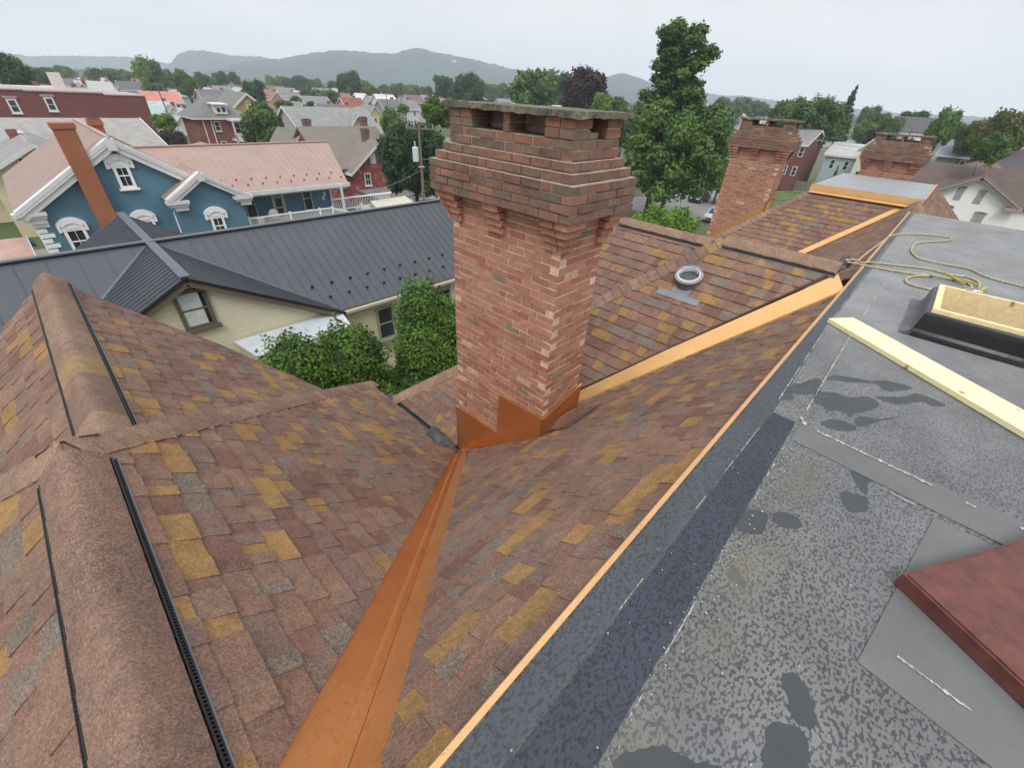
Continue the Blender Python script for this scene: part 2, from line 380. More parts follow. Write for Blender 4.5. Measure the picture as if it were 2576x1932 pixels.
# ridge vents
v1=ridgevent((XR,-2.6,zR),(XR,2.56,zR),M,house,w=.17,seed=51,expo=.23,label='near ridge vent with a wide rounded brown cap and black baffles')
v2=ridgevent((XF,2.92,zF),(XF,6.30,zF),M,house,w=.17,seed=52,expo=.30,label='far ridge vent beyond the hip cap')
v3=ridgevent((6.17,.50,-1.468),(6.17,1.83,-1.468),M,house,w=.15,seed=53,expo=.24,label='short ridge vent that stops at the deck edge')
v4=ridgevent((XD,2.0,zD),(XD,3.55,zD),M,house,w=.13,seed=54,expo=.24,label='ridge vent on the low wing behind the tall chimney')
v5=ridgevent((12.35,.16,-1.66),(14.4,.34,-1.66),M,house,w=.2,seed=55,expo=.3,label='stub of ridge vent between the two flat decks')
# --- copper valleys
def valley(pa,pb,p0,p1,wa,wb,name,label,mat,rib=True,sub=None):
    """pa/pb planes; p0 low, p1 high plan points; wa/wb plan offsets (start,end) on each plane"""
    t=Vector((p1[0]-p0[0],p1[1]-p0[1])).normalized(); nrm=Vector((-t.y,t.x))
    mb=MB(); h=-.001
    def off(q,w,pl): 
        x=q[0]+nrm.x*w;y=q[1]+nrm.y*w; return P3(pl,x,y,h)
    n=12
    for i in range(n):
        q0=(p0[0]+(p1[0]-p0[0])*i/n,p0[1]+(p1[1]-p0[1])*i/n); q1=(p0[0]+(p1[0]-p0[0])*(i+1)/n,p0[1]+(p1[1]-p0[1])*(i+1)/n)
        for pl,ww,sg in((pa,wa,1),(pb,wb,-1)):
            def W(f):
                if len(ww)==2: return ww[0]+(ww[1]-ww[0])*f
                return (ww[0]+(ww[1]-ww[0])*f*2) if f<.5 else ww[1]+(ww[2]-ww[1])*(f-.5)*2
            A_=W(i/n)*sg; B_=W((i+1)/n)*sg
            f=[off(q0,0,pl),off(q1,0,pl),off(q1,B_,pl),off(q0,A_,pl)]
            nn=(f[1]-f[0]).cross(f[2]-f[0]); mb.face(f if nn.z>0 else f[::-1])
            e=[f[2],f[3],f[3]-Vector((0,0,.012)),f[2]-Vector((0,0,.012))]; mb.face(e)
    if rib:
        a=P3(pa,*p0,h);b=P3(pa,*p1,h); tt=(b-a).normalized(); side=Vector((nrm.x,nrm.y,0)); 
        r=.030; hh=.035
        for (A1,A2) in (((-r,0.0),(0,hh)),((0,hh),(r,0.0))):
            f=[a+side*A1[0]+Vector((0,0,A1[1]+.003+(.0 if A1[0]==0 else .86*.7*r))),b+side*A1[0]+Vector((0,0,A1[1]+.003+(.0 if A1[0]==0 else .86*.7*r))),b+side*A2[0]+Vector((0,0,A2[1]+.003+(.0 if A2[0]==0 else .86*.7*r))),a+side*A2[0]+Vector((0,0,A2[1]+.003+(.0 if A2[0]==0 else .86*.7*r)))]
            nn=(f[1]-f[0]).cross(f[2]-f[0]); mb.face(f if nn.z>0 else f[::-1])
    o=mb.build(name,mat,house); o['label']=label; return o
va=valley(PN,PA,(2.80,3.48),(-.31,.37),(-.09,-.21),(-.13,-.20),'valley_flashing','wide orange copper valley running down to the chimney',COP)
vb=valley(PC,PA,(3.50,2.80),(5.95,.35),(.10,.17,.19),(.08,.10,.10),'valley_flashing','pale golden copper valley between the chimney and the deck edge',COPG,rib=False)
vc=valley(PG,PA,(11.7,3.255),(14.56,.395),(.2,.2),(.12,.12),'valley_flashing','pale golden copper valley below the far flat deck',COPG,rib=False)
# ---------------------------------------------------------------- brick chimneys
def brick_wall(mb,rr,x0,x1,y0,y1,z,h,off=0.0,jit=.003,cols=None,gap=.0125,skip=None):
    """one course of bricks round a rectangle; bricks butt at the corners alternately"""
    D=.10
    def run(a,b,fn,start):
        s=a; w=start
        while s<b-.001:
            e=min(b,s+w); 
            if b-e<.05: e=b
            fn(s+gap/2,e-gap/2); s=e; w=.205 if rr.random()<.93 else .105
    odd=off>0
    c=lambda: rr.random()
    def put(ax0,ax1,ay0,ay1):
        if skip and skip((ax0+ax1)/2,(ay0+ay1)/2): return
        j=lambda: rr.uniform(-jit,jit)
        mb.box(ax0+j()*.5,ax1+j()*.5,ay0+j()*.5,ay1+j()*.5,z+gap/2,z+h-gap/2+j()*.3,c())
    # faces along Y at x0 and x1 ; faces along X at y0 and y1
    dy=(0 if odd else D); dx=(D if odd else 0)
    for xx,sg in((x0,1),(x1,-1)):
        run(y0+dy,y1-dy,lambda s,e,xx=xx,sg=sg:put(xx+rr.uniform(-jit,jit),xx+sg*D,s,e),.205 if odd else .205)
    for yy,sg in((y0,1),(y1,-1)):
        run(x0+dx,x1-dx,lambda s,e,yy=yy,sg=sg:put(s,e,yy+rr.uniform(-jit,jit),yy+sg*D),.205)
def chimney(x0,y0,ztop,zbot,label,seed,WX=.62,WY=1.42,wins=True):
    x1=x0+WX;y1=y0+WY; rr=random.Random(seed); H=.068
    sh=MB(); core=MB(); core.box(x0+.0068,x1-.0068,y0+.0068,y1-.0068,zbot,ztop-.72)
    z=ztop-.725-H; i=0
    while z>zbot-H:
        brick_wall(sh,rr,x0,x1,y0,y1,z,H,off=i%2); z-=H; i+=1
    shaft=sh.build('chimney',BRK,house); shaft['label']=label
    core.build('mortar_core',MORT,shaft)
    # corbelled crown: header band, steps, neck with smoke openings
    cr=MB(); cc=MB()
    def course(z,o,h=H,k=0,skip=None): brick_wall(cr,rr,x0-o,x1+o,y0-o,y1+o,z,h,off=k%2,jit=.006,gap=.014,skip=skip)
    z=ztop-.725
    for k,o in enumerate((.15,.15,.15,.15,.10,.05)):
        course(z,o,k=k); 
        hl=.012
        cc.box(x0-o+hl,x1+o-hl,y0-o+hl,y1+o-hl,z,z+H-.004); z+=H
    zn=z; 
    for k in range(2): course(z,0,k=k); z+=H
    cc.box(x0+.009,x1-.009,y0+.009,y1-.009,zn,z-.004)
    zo=z  # openings start
    hw=.36
    ys=[y0+.30,y0+.30+hw,y1-.34-hw+.02,y1-.34+.02]
    def hole(x,y): 
        ny=(ys[0]<y<ys[1] or ys[2]<y<ys[3]); nx=(x0+.19<x<x1-.19)
        return (ny and not(y<y0+.12 or y>y1-.12) ) or (nx and (y<y0+.12 or y>y1-.12))
    posts=[(x0,x0+.2,y0,y0+.29),(x1-.2,x1,y0,y0+.29),(x0,x0+.2,y1-.31,y1),(x1-.2,x1,y1-.31,y1),(x0,x0+.2,ys[1]+.0,ys[2]),(x1-.2,x1,ys[1],ys[2])]
    zt=ztop-.045
    nh=(zt-zo)/2
    for k in range(2):
        for (a,b,c,d) in posts:
            q=2 if d-c>.2 else 1
            for t in range(q):
                s=c+(d-c)*t/q; e=c+(d-c)*(t+1)/q
                j=lambda: rr.uniform(-.007,.007)
                cr.box(a+j(),b+j(),s+.006+j()*.4,e-.006+j()*.4,z+.006,z+nh-.006,rr.random())
            cc.box(a+.012,b-.012,c+.012,d-.012,z,z+nh)
        z+=nh
    # inner partition and dark flue floor
    cc.box(x0+.25,x1-.25,y0+.05,y1-.05,zo,zo+nh*.6)
    if seed==61: cc.box(x0+.28,x1-.28,y0+.15,y1-.15,zo+nh*.6,zt)
    crown=cr.build('chimney_crown',BRKT,shaft)
    cc.build('crown_mortar',MORTD,shaft)
    # brackets under the header band at the corners and mid-faces
    zb=ztop-.725; w=.20; m_=(y0+y1)/2+.05
    def bracket(boxes):
        br=MB()
        for k,o in enumerate((.115,.085,.055,.03)):
            zz=zb-H*(k+1)
            for f in boxes:
                a_,b_,c_,d_=f(o); br.box(a_+rr.uniform(-.003,.003),b_,c_,d_+rr.uniform(-.003,.003),zz+.005,zz+H-.005,rr.random())
        br.build('corbel_bracket',BRK,shaft)
    for (cx,sx) in((x0,1),(x1,-1)):
        for (cy,sy) in((y0,1),(y1,-1)):
            bracket([lambda o,cx=cx,sx=sx,cy=cy,sy=sy:(cx-sx*o,cx+sx*.13,cy-sy*o,cy+sy*.02),lambda o,cx=cx,sx=sx,cy=cy,sy=sy:(cx-sx*o,cx+sx*.02,cy+sy*.028,cy+sy*.17)])
    bracket([lambda o:(x0-o,x0+.03,m_-w/2,m_+w/2)]); bracket([lambda o:(x1-.03,x1+o,m_-w/2,m_+w/2)])
    # thin stone slab with a broken underside
    sb=MB(); n=28; xa,xb,ya,yb=x0-.035,x1+.075,y0-.05,y1+.03; top=[];bot=[]
    ring=[(xa,ya+(yb-ya)*i/n) for i in range(n)]+[(xa+(xb-xa)*i/12,yb) for i in range(12)]+[(xb,yb-(yb-ya)*i/n) for i in range(n)]+[(xb-(xb-xa)*i/12,ya) for i in range(12)]
    for (x,y) in ring:
        j=rr.uniform(-.006,.006); top.append((x+j,y+j,ztop+rr.uniform(-.003,.002))); bot.append((x+j*.4+rr.uniform(-.006,.004),y+rr.uniform(-.004,.004),ztop-.042+rr.uniform(-.009,.004)))
    k=len(top); sb.hull(top+bot,[tuple(range(k))[::-1],tuple(range(k,2*k))]+[(i,(i+1)%k,(i+1)%k+k,i+k) for i in range(k)])
    sb.build('cap_slab',CONC,shaft)
    return shaft
ch1=chimney(2.83,2.085,-.082,-4.75,'tall nearest brick chimney with stepped crown, stone slab and copper base flashing',61)
ch2=chimney(14.8,3.66,-.24,-4.6,'second brick chimney beyond the ridge, mid distance',62)
ch3=chimney(19.2,.93,-.46,-5.0,'farthest brick chimney behind the far flat deck',63)
f3=MB(); zq=lambda y:.529-.86*y
f3.prism([(14.77,3.50,zq(3.50)-.05),(14.77,5.15,zq(5.15)-.05),(14.77,5.15,zq(5.15)+.30),(14.77,3.50,zq(3.50)+.30)],(.02,0,0)); f3.slab([(14.50,3.50,zq(3.5)+.03),(14.77,3.50,zq(3.5)+.03),(14.77,5.15,zq(5.15)+.03),(14.50,5.15,zq(5.15)+.03)],.01)
f3.prism([(14.77,3.63,-2.65),(15.45,3.63,-2.65),(15.45,3.63,-2.20),(14.77,3.63,-2.20)],(0,.02,0)); f3.build('base_flashing',COPG,ch2)
# stepped copper flashing round the near chimney
fl=MB(); X=2.815
zb=lambda y: zp(PA,2.82,y)+.012
front=[(3.515,-4.50),(3.515,-3.52),(2.74,-3.49),(2.72,-2.90),(2.15,-2.895),(2.075,-2.885),(2.07,-3.16)]
front=[(3.53,-4.33),(3.53,-3.52),(2.745,-3.50),(2.73,-2.90),(2.062,-2.86),(2.062,zb(2.062)),(2.75,zb(2.75))]
v=[(X,y,z) for y,z in front]; fl.prism(v[::1],(.012,0,0))
fr=[(2.815,-2.86),(3.475,-2.70),(3.475,-3.06),(2.815,zp(PA,2.8,2.07)+.0)]
fl.prism([(x,2.058,z) for x,z in fr],(0,.012,0))
# turned-out foot on the slope and folded top hems
for (a,b) in(((3.53,-3.52),(2.745,-3.50)),((2.73,-2.90),(2.062,-2.86))):
    p=Vector((X-.004,a[0],a[1]));q=Vector((X-.004,b[0],b[1])); fl.tube([p,q],.006,6)
fl.tube([(2.808,2.052,-2.86),(3.475,2.052,-2.70)],.006,6)
f_=fl.build('base_flashing',COP,ch1); f_['label']='orange stepped copper flashing at the chimney base'
# rolled shingle saddle beside the flashing
sd_=MB()
for r_ in range(3):
    for c_ in range(4):
        def pt(u,v):  # u along x, v along y
            x=2.92+u*.62; y=1.80+v*.28; hb=.10*math.exp(-((v-.95)/.42)**2)*math.sin(math.pi*min(1,max(0,u)))
            return P3(PA,x,y,.02+hb+ (0.012*(1-(v*3-r_)) if False else 0))
        u0,u1=c_/4,(c_+1)/4
        for s in range(3):
            v0=(r_+s/3)/3; v1_=(r_+(s+1)/3)/3
            f=[pt(u0,v0),pt(u1,v0),pt(u1,v1_),pt(u0,v1_)]; lift=Vector((0,0,.008*(1+s)))
            f=[q+lift for q in f]; sd_.face(f,(r_*4+c_)*0.37%0.8)
        f=[pt(u0,(r_+1)/3)+Vector((0,0,.024)),pt(u1,(r_+1)/3)+Vector((0,0,.024)),pt(u1,(r_+1)/3)-Vector((0,0,.02)),pt(u0,(r_+1)/3)-Vector((0,0,.02))]; sd_.face(f,.1)
sd_.build('shingle_saddle',SH,house)
# crumpled black membrane in the valley left of the chimney
RUB=painted('bitumen_membrane',(0.035,0.038,0.042),0.5,0.4,9,bump=.3,bscale=20)
mb=MB(); rr=random.Random(4)
g=[[Vector((2.50+.085*i+rr.uniform(-.02,.02),3.37+.10*j+.02*i+rr.uniform(-.02,.02),-4.20-.02*i+.05*math.sin(i*1.7+j)+.03*j)) for j in range(6)] for i in range(4)]
for i in range(3):
    for j in range(5):
        f=[g[i][j],g[i+1][j],g[i+1][j+1],g[i][j+1]]; mb.face(f if (f[1]-f[0]).cross(f[2]-f[0]).z>0 else f[::-1])
o=mb.build('valley_membrane',RUB,house,smooth=True); o['label']='crumpled black membrane beside the chimney foot'
tp=MB(); tp.slab([(2.70,3.35,-4.37),(2.92,3.35,-4.37),(2.92,5.45,-4.40),(2.70,5.45,-4.40)],.05); tp.build('trough_lining',RUB,house)
# ---------------------------------------------------------------- flat decks
def deckmat():
    k=NT('roof_membrane'); p=k.obj(); 
    sep=k.n('ShaderNodeSeparateXYZ'); k.l(p,sep.inputs[0]); X_,Y_=sep.outputs[0],sep.outputs[1]
    base=k.ramp(k.noise(1.3,5,.6),[(.3,(.168,.174,.183)),(.7,(.215,.22,.227))])
    dust=k.ramp(k.noise(.55,4,.6),[(.45,(0,)*3),(.75,(1,)*3)])
    base=k.mix(base,(.17,.163,.14),k.math('MULTIPLY',dust,.35))
    # drying speckle: small wet islands near the camera, fading out along X
    mp=k.n('ShaderNodeMapping'); mp.inputs['Rotation'].default_value=(0,0,R(35)); mp.inputs['Scale'].default_value=(1,1.5,1); k.l(p,mp.inputs[0])
    sp=k.noise(62,2,.5,mp.outputs[0]); spm=k.ramp(sp,[(.515,(0,)*3),(.55,(1,)*3)])
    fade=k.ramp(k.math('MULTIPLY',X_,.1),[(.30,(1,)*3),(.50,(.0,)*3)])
    big=k.ramp(k.noise(1.1,3,.6),[(.3,(.75,)*3),(.6,(1,)*3)])
    wet=k.math('MULTIPLY',k.math('MULTIPLY',spm,fade),big)
    ol=k.math('MULTIPLY',k.ramp(Y_,[(0,(0,)*3),(1,(0,)*3)]),0) if False else None
    by=k.math('SUBTRACT',1.0,k.math('MULTIPLY',k.math('ABSOLUTE',k.math('ADD',Y_,.09)),7.0)); by=k.math('MULTIPLY',k.math('MAXIMUM',by,0),k.ramp(k.noise(3.2,5,.7),[(.42,(0,)*3),(.62,(1,)*3)]))
    by=k.math('MULTIPLY',by,k.ramp(k.math('MULTIPLY',X_,.1),[(.2,(1,)*3),(.27,(0,)*3)]))
    # larger damp stains
    st=k.ramp(k.noise(1.15,4,.55),[(.63,(0,)*3),(.645,(1,)*3)])
    st=k.math('MULTIPLY',st,k.ramp(k.math('MULTIPLY',X_,.1),[(.35,(1,)*3),(.6,(.15,)*3)]))
    w=k.math('MAXIMUM',wet,st)
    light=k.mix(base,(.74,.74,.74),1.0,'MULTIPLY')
    c=k.mix(base,light,fade)  # darker near, paler far: grazing sky reflection put into the membrane colour
    c=k.mix(c,k.mix(base,(.23,.235,.25),1.0,'MULTIPLY'),k.math('MULTIPLY',w,.96))
    c=k.mix(c,(.135,.120,.075),k.math('MULTIPLY',by,.75)); c=k.mix(c,k.ramp(k.noise(2.6,6,.75),[(.3,(.80,.80,.80)),(.7,(1.18,1.17,1.15))]),1.0,'MULTIPLY')
    k.col(c); k.rough(k.math('MULTIPLY_ADD',w,-.10,.58)); k.b.inputs['Specular IOR Level'].default_value=.45
    k.bump(k.noise(12,4,.6),.12,.01); return k.m
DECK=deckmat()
def laneMat(name,c,spk):
    k=NT(name); p=k.obj(); base=k.ramp(k.noise(2.2,5,.6),[(.3,tuple(x*.85 for x in c)),(.7,tuple(x*1.15 for x in c))])
    mp=k.n('ShaderNodeMapping'); mp.inputs['Rotation'].default_value=(0,0,R(35)); mp.inputs['Scale'].default_value=(1,1.5,1); k.l(p,mp.inputs[0])
    s=k.ramp(k.noise(60,3,.66,mp.outputs[0]),[(.52,(0,)*3),(.56,(1,)*3)])
    k.col(k.mix(base,tuple(x*.36 for x in c),k.math('MULTIPLY',s,spk))); k.rough(.6); k.b.inputs['Specular IOR Level'].default_value=.4; return k.m
SEAM=laneMat('seam_tape',(.036,.043,.062),.85); EDGE=laneMat('edge_tape',(.062,.070,.080),.7); CLEAN=laneMat('clean_membrane',(.135,.138,.14),.08)
WHT=painted('white_caulk',(.36,.35,.33),.8,.4,30)
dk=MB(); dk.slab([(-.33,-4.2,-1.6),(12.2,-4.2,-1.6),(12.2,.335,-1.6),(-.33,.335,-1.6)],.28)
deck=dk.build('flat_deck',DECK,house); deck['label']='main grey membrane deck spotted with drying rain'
s1=MB(); s1.slab([(-.3,-.0,-1.5955),(2.72,.055,-1.5955),(2.72,.19,-1.5955),(-.3,.205,-1.5955)],.0045); s1.build('seam_strip',SEAM,deck)['label']='dark blue seam tape close to the deck edge'
s1=MB(); s1.slab([(-.3,.212,-1.596),(2.73,.19,-1.596),(4.6,.245,-1.596),(12.1,.26,-1.596),(12.1,.325,-1.596),(-.3,.328,-1.596)],.004); s1.build('edge_tape',EDGE,deck)
s1=MB(); s1.slab([(2.735,-.03,-1.5945),(2.47,-.10,-1.5945),(2.31,-.66,-1.5945),(1.376,-.49,-1.5945),(1.30,-1.15,-1.5945),(1.9,-1.6,-1.5945),(2.8,-1.5,-1.5945)],.004); 
cp=MB(); cp.slab([(2.74,.03,-1.5952),(2.52,.03,-1.5952),(2.47,-.66,-1.5952),(2.36,-2.9,-1.5952),(2.66,-2.9,-1.5952)],.0045); cp.build('lap_strip',CLEAN,deck)
cp=MB(); cp.slab([(2.42,-.64,-1.5951),(1.376,-.49,-1.5951),(1.22,-1.6,-1.5951),(2.38,-1.6,-1.5951)],.0045); cp.build('lap_strip',CLEAN,deck)
STAIN=painted('damp_patch',(.040,.044,.049),.5,.2,6)
PUD= [[(3.087, 0.234), (3.178, 0.186), (3.382, 0.109), (3.42, 0.063), (3.218, 0.037), (3.098, 0.113), (3.051, 0.189)], [(3.466, 0.046), (3.602, -0.026), (3.687, -0.188), (3.794, -0.285), (3.828, -0.422), (3.753, -0.412), (3.622, -0.305), (3.67, -0.233), (3.541, -0.081)], [(3.203, 0.051), (3.301, -0.048), (3.317, -0.129), (3.427, -0.218), (3.384, -0.295), (3.245, -0.26), (3.128, -0.193), (3.047, -0.176), (3.096, -0.144), (3.031, -0.045), (3.115, -0.019)], [(3.473, -0.26), (3.602, -0.387), (3.752, -0.468), (3.73, -0.622), (3.64, -0.56), (3.643, -0.5), (3.474, -0.378)], [(2.861, -0.061), (2.951, -0.116), (2.973, -0.218), (2.909, -0.222), (2.835, -0.153), (2.823, -0.08)], [(3.065, -0.211), (3.133, -0.246), (3.163, -0.302), (3.296, -0.404), (3.119, -0.308), (2.997, -0.259), (2.989, -0.216)], [(2.467, -0.285), (2.5, -0.303), (2.501, -0.379), (2.476, -0.382), (2.436, -0.363), (2.354, -0.375), (2.349, -0.346), (2.421, -0.309)], [(2.278, -0.278), (2.304, -0.328), (2.32, -0.38), (2.236, -0.396), (2.155, -0.347), (2.175, -0.302)], [(1.762, 0.047), (1.843, -0.042), (1.714, -0.069), (1.635, -0.003), (1.667, 0.04)], [(1.86, -0.069), (1.909, -0.105), (1.914, -0.166), (1.87, -0.189), (1.817, -0.143), (1.807, -0.085)], [(1.131, -0.307), (1.175, -0.339), (1.163, -0.372), (1.112, -0.413), (1.053, -0.426), (1.022, -0.395), (1.034, -0.363), (1.077, -0.34)], [(0.942, -0.32), (0.985, -0.342), (1.017, -0.396), (0.986, -0.425), (0.922, -0.435), (0.836, -0.347)], [(0.573, -0.034), (0.66, -0.096), (0.68, -0.142), (0.704, -0.192), (0.738, -0.248), (0.528, -0.035)]]
for P_ in PUD:
    c_=Vector((sum(p[0] for p in P_)/len(P_),sum(p[1] for p in P_)/len(P_),0)); n_p=len(P_); rp_=random.Random(int(c_.x*1000)); out_=[]
    for i in range(n_p):
        a=Vector((*P_[i-1],0));b=Vector((*P_[i],0));c=Vector((*P_[(i+1)%n_p],0));d=Vector((*P_[(i+2)%n_p],0))
        for j in range(5):
            t=j/5; q=.5*((2*b)+(c-a)*t+(2*a-5*b+4*c-d)*t*t+(3*b-a-3*c+d)*t**3); out_.append((q.x+rp_.uniform(-.005,.005),q.y+rp_.uniform(-.005,.005),-1.5992))
    bm=bmesh.new(); vs=[bm.verts.new(p) for p in out_]; f=bm.faces.new(vs); bmesh.ops.triangulate(bm,faces=[f]); bmesh.ops.recalc_face_normals(bm,faces=bm.faces)
    me=bpy.data.meshes.new('damp_patch'); bm.to_mesh(me); bm.free(); me.materials.append(STAIN); o=bpy.data.objects.new('damp_patch',me); COL.objects.link(o); o.parent=deck; o.matrix_parent_inverse=Matrix.Identity(4)
# white caulk and chalk lines: ragged dashes
def ragged(name,pts,w,seed,dens=1.0,z=-1.5912,label=None,th=.004):
    rr=random.Random(seed); mb=MB(); P=[]
    for a,b in zip(pts,pts[1:]):
        a,b=Vector((*a,z)),Vector((*b,z)); Ln=(b-a).length; t=(b-a)/Ln; s=Vector((-t.y,t.x,0)); n=max(2,int(Ln/.007)); on=True
        for i in range(n+1):
            if rr.random()<.10: on=rr.random()<dens*.85
            ww=w*.5*(rr.uniform(.15,1.25)*rr.choice((1,1,.5)) if on else .03); o=rr.uniform(-.18,.18)*w; c=a+t*(Ln*i/n); P.append((c+s*(ww+o),c-s*(ww-o)))
    for (l0,r0),(l1,r1) in zip(P,P[1:]): mb.hull([l0,r0,r1,l1],[(0,1,2,3)])
    b=len(mb.v)
    bm=bmesh.new(); vs=[(bm.verts.new(l),bm.verts.new(r)) for l,r in P]
    for (a0,b0),(a1,b1) in zip(vs,vs[1:]): bm.faces.new((a0,b0,b1,a1))
    me=bpy.data.meshes.new(name); bm.to_mesh(me); bm.free(); me.materials.append(WHT); o=bpy.data.objects.new(name,me); COL.objects.link(o); o.parent=deck; o.matrix_parent_inverse=Matrix.Identity(4)
ragged('chalk_line',[(2.9,.04),(4.3,.055),(8,.05),(12.1,.06)],.012,1,.97)
ragged('chalk_line',[(2.9,.205),(4.6,.25),(8,.27),(12.1,.275)],.009,2,.9)
ragged('chalk_line',[(0,-.004),(1.4,.02),(2.72,.045)],.006,3,.3)
ragged('chalk_line',[(0,.212),(1.5,.21),(2.7,.195)],.005,4,.25)
ragged('caulk_line',[(2.72,-.06),(2.68,-.62)],.022,5,1)
ragged('caulk_line',[(2.66,-.75),(2.62,-1.5)],.022,6,.75)
ragged('caulk_line',[(2.455,-.42),(2.42,-.75)],.013,7,.8)
ragged('caulk_line',[(1.50,-.59),(1.47,-.80)],.013,8,.6)
ragged('caulk_line',[(2.80,.05),(2.73,.0)],.03,9,1)
# grit flakes scattered near the edge
gr=MB(); rr=random.Random(9)
for i in range(160):
    x=rr.uniform(.0,2.6)**1; y=rr.uniform(-.45,.33) if rr.random()<.4 else rr.gauss(.0,.02); s=rr.uniform(.0015,.0045)
    P=[(x+s*math.cos(a)*rr.uniform(.6,1.4),y+s*math.sin(a)*rr.uniform(.6,1.4),-1.589) for a in (0,1.5,3,4.5)]; gr.slab(P,.002)
o=gr.build('grit',WHT,deck); o['kind']='stuff'
# thin golden edge strip along the deck
et=MB(); et.slab([(-.33,.333,-1.588),(12.2,.333,-1.588),(12.2,.352,-1.588),(-.33,.352,-1.588)],.004)
et.prism([(-.33,.352,-1.588),(12.2,.352,-1.588),(12.2,.375,-1.675),(-.33,.375,-1.675)],(0,.003,0))
et.build('edge_trim',COPT,house)['label']='thin golden copper edge along the main deck'
# second deck
d2=MB(); d2.slab([(14.48,.28,-1.60),(18.3,.28,-1.60),(18.3,2.62,-1.60),(14.48,2.62,-1.60)],.05)
DECK2=painted('smooth_membrane',(.27,.28,.295),.5,.1,1.2)
o2=d2.build('flat_deck',DECK2,house); o2['label']='smaller smooth grey deck in front of the farthest chimney'
f2=MB(); f2.prism([(14.47,.26,-1.59),(14.47,2.64,-1.59),(14.44,2.66,-1.735),(14.44,.24,-1.735)],(-.006,0,0))
f2.prism([(14.47,2.64,-1.59),(18.3,2.64,-1.59),(18.3,2.67,-1.735),(14.44,2.67,-1.735)],(0,.006,0))
f2.slab([(14.35,.26,-1.79),(14.45,.26,-1.733),(14.45,2.64,-1.733),(14.35,2.64,-1.79)],.006)
f2.build('fascia_flashing',COPG,house)['label']='golden copper fascia round the smaller deck'
tr=MB(); tr.slab([(14.45,.245,-1.585),(18.4,.245,-1.585),(18.4,.275,-1.585),(14.45,.275,-1.585)],.05); tr.build('edge_trim',painted('dull_copper',(.50,.30,.22),.6,.1),house)
# brick body of the house under the roofs
WALLM=painted('house_brick_wall',(.30,.12,.08),.9,.2,2)
bd=MB(); bd.box(-3.3,9.2,-6,5.0,GZ,-5.05); bd.box(9.2,21,-6,5.8,GZ,-5.05); bd.box(-2.2,1.5,5.0,6.0,GZ,-3.9); bd.box(-.2,12.1,-4.1,.2,-5.05,-1.9); bd.box(14.6,18.2,.35,2.5,-5.05,-1.7); bd.box(12.1,14.6,-2.6,.0,-5.05,-3.4)
bd.build('wall',WALLM,house)
# tubular skylight on slope C
n_=Vector((-PC[1],0,1)).normalized(); c0=P3(PC,5.60,1.97); dn_=Vector((-1,0,-M)).normalized(); yv=Vector((0,1,0))
ts=MB(); N_=36
up_=Vector((0,0,1))
def ring(c,r,ax,ay,n=N_): return [c+ax*r*math.cos(2*math.pi*i/n)+ay*r*math.sin(2*math.pi*i/n) for i in range(n)]
def lathe(mb,prof,c,axis,ax,ay,n=N_,r=.5,mi=0):
    R_=[ring(c+axis*h,rad,ax,ay,n) for rad,h in prof]; b=len(mb.v)
    for g in R_: mb.v+=[tuple(q) for q in g]
    for i in range(len(R_)-1):
        for j in range(n): mb.f.append((b+i*n+j,b+i*n+(j+1)%n,b+(i+1)*n+(j+1)%n,b+(i+1)*n+j)); mb.r.append(r); mb.mi.append(mi)
tax=(n_*0.55+up_*.45).normalized(); tay=tax.cross(yv).normalized()
lathe(ts,[(.17,-.06),(.15,.05),(.15,.10)],c0,tax,yv,tay)
tube=ts.build('tube_skylight',painted('skylight_curb',(.10,.10,.11),.5,.1),house,smooth=True); tube['label']='round domed tube skylight on the brown slope'
rg=MB(); lathe(rg,[(.172,.07),(.180,.09),(.172,.105),(.145,.11),(.143,.10)],c0,tax,yv,tay)
rg.build('dome_ring',painted('grey_plastic',(.30,.29,.30),.35,.1),tube,smooth=True)
rf=MB(); lathe(rf,[(.143,.10),(.128,.112),(.126,.102),(.118,-.15)],c0,tax,yv,tay); rf.build('reflector',painted('mirror_lining',(.75,.77,.8),.45,.02,metal=.3),tube,smooth=True)
lx=MB(); 
for sg in(-1,1): lx.obox(c0+tax*.02+yv*sg*.07,yv,tay,tax,.004,.06,.06)
fl2=MB(); fl2.face(ring(c0+tax*.055,.122,yv,tay)); fl2.build('lens',painted('dark_lens',(.05,.055,.06),.15),tube)
k=NT('clear_dome'); k.b.inputs['Roughness'].default_value=.03; k.b.inputs['Transmission Weight'].default_value=1.0; k.b.inputs['IOR'].default_value=1.05; k.col((.93,.95,.97)); k.b.inputs['Specular IOR Level'].default_value=1.0; DOME=k.m
dm=MB(); lathe(dm,[(.165*math.cos(a),.108+.10*math.sin(a)) for a in [i*math.pi/2/8*.99 for i in range(9)]],c0,tax,yv,tay); dm.build('dome',DOME,tube,smooth=True)
fp=MB(); h_=n_*.016
fp.obox(c0+dn_*.275+h_,yv,dn_,n_,.29,.045,.003); fp.obox(c0+dn_*.20+h_*1.02,yv,dn_,n_,.12,.08,.0035); fp.build('flashing_plate',ALU,tube)
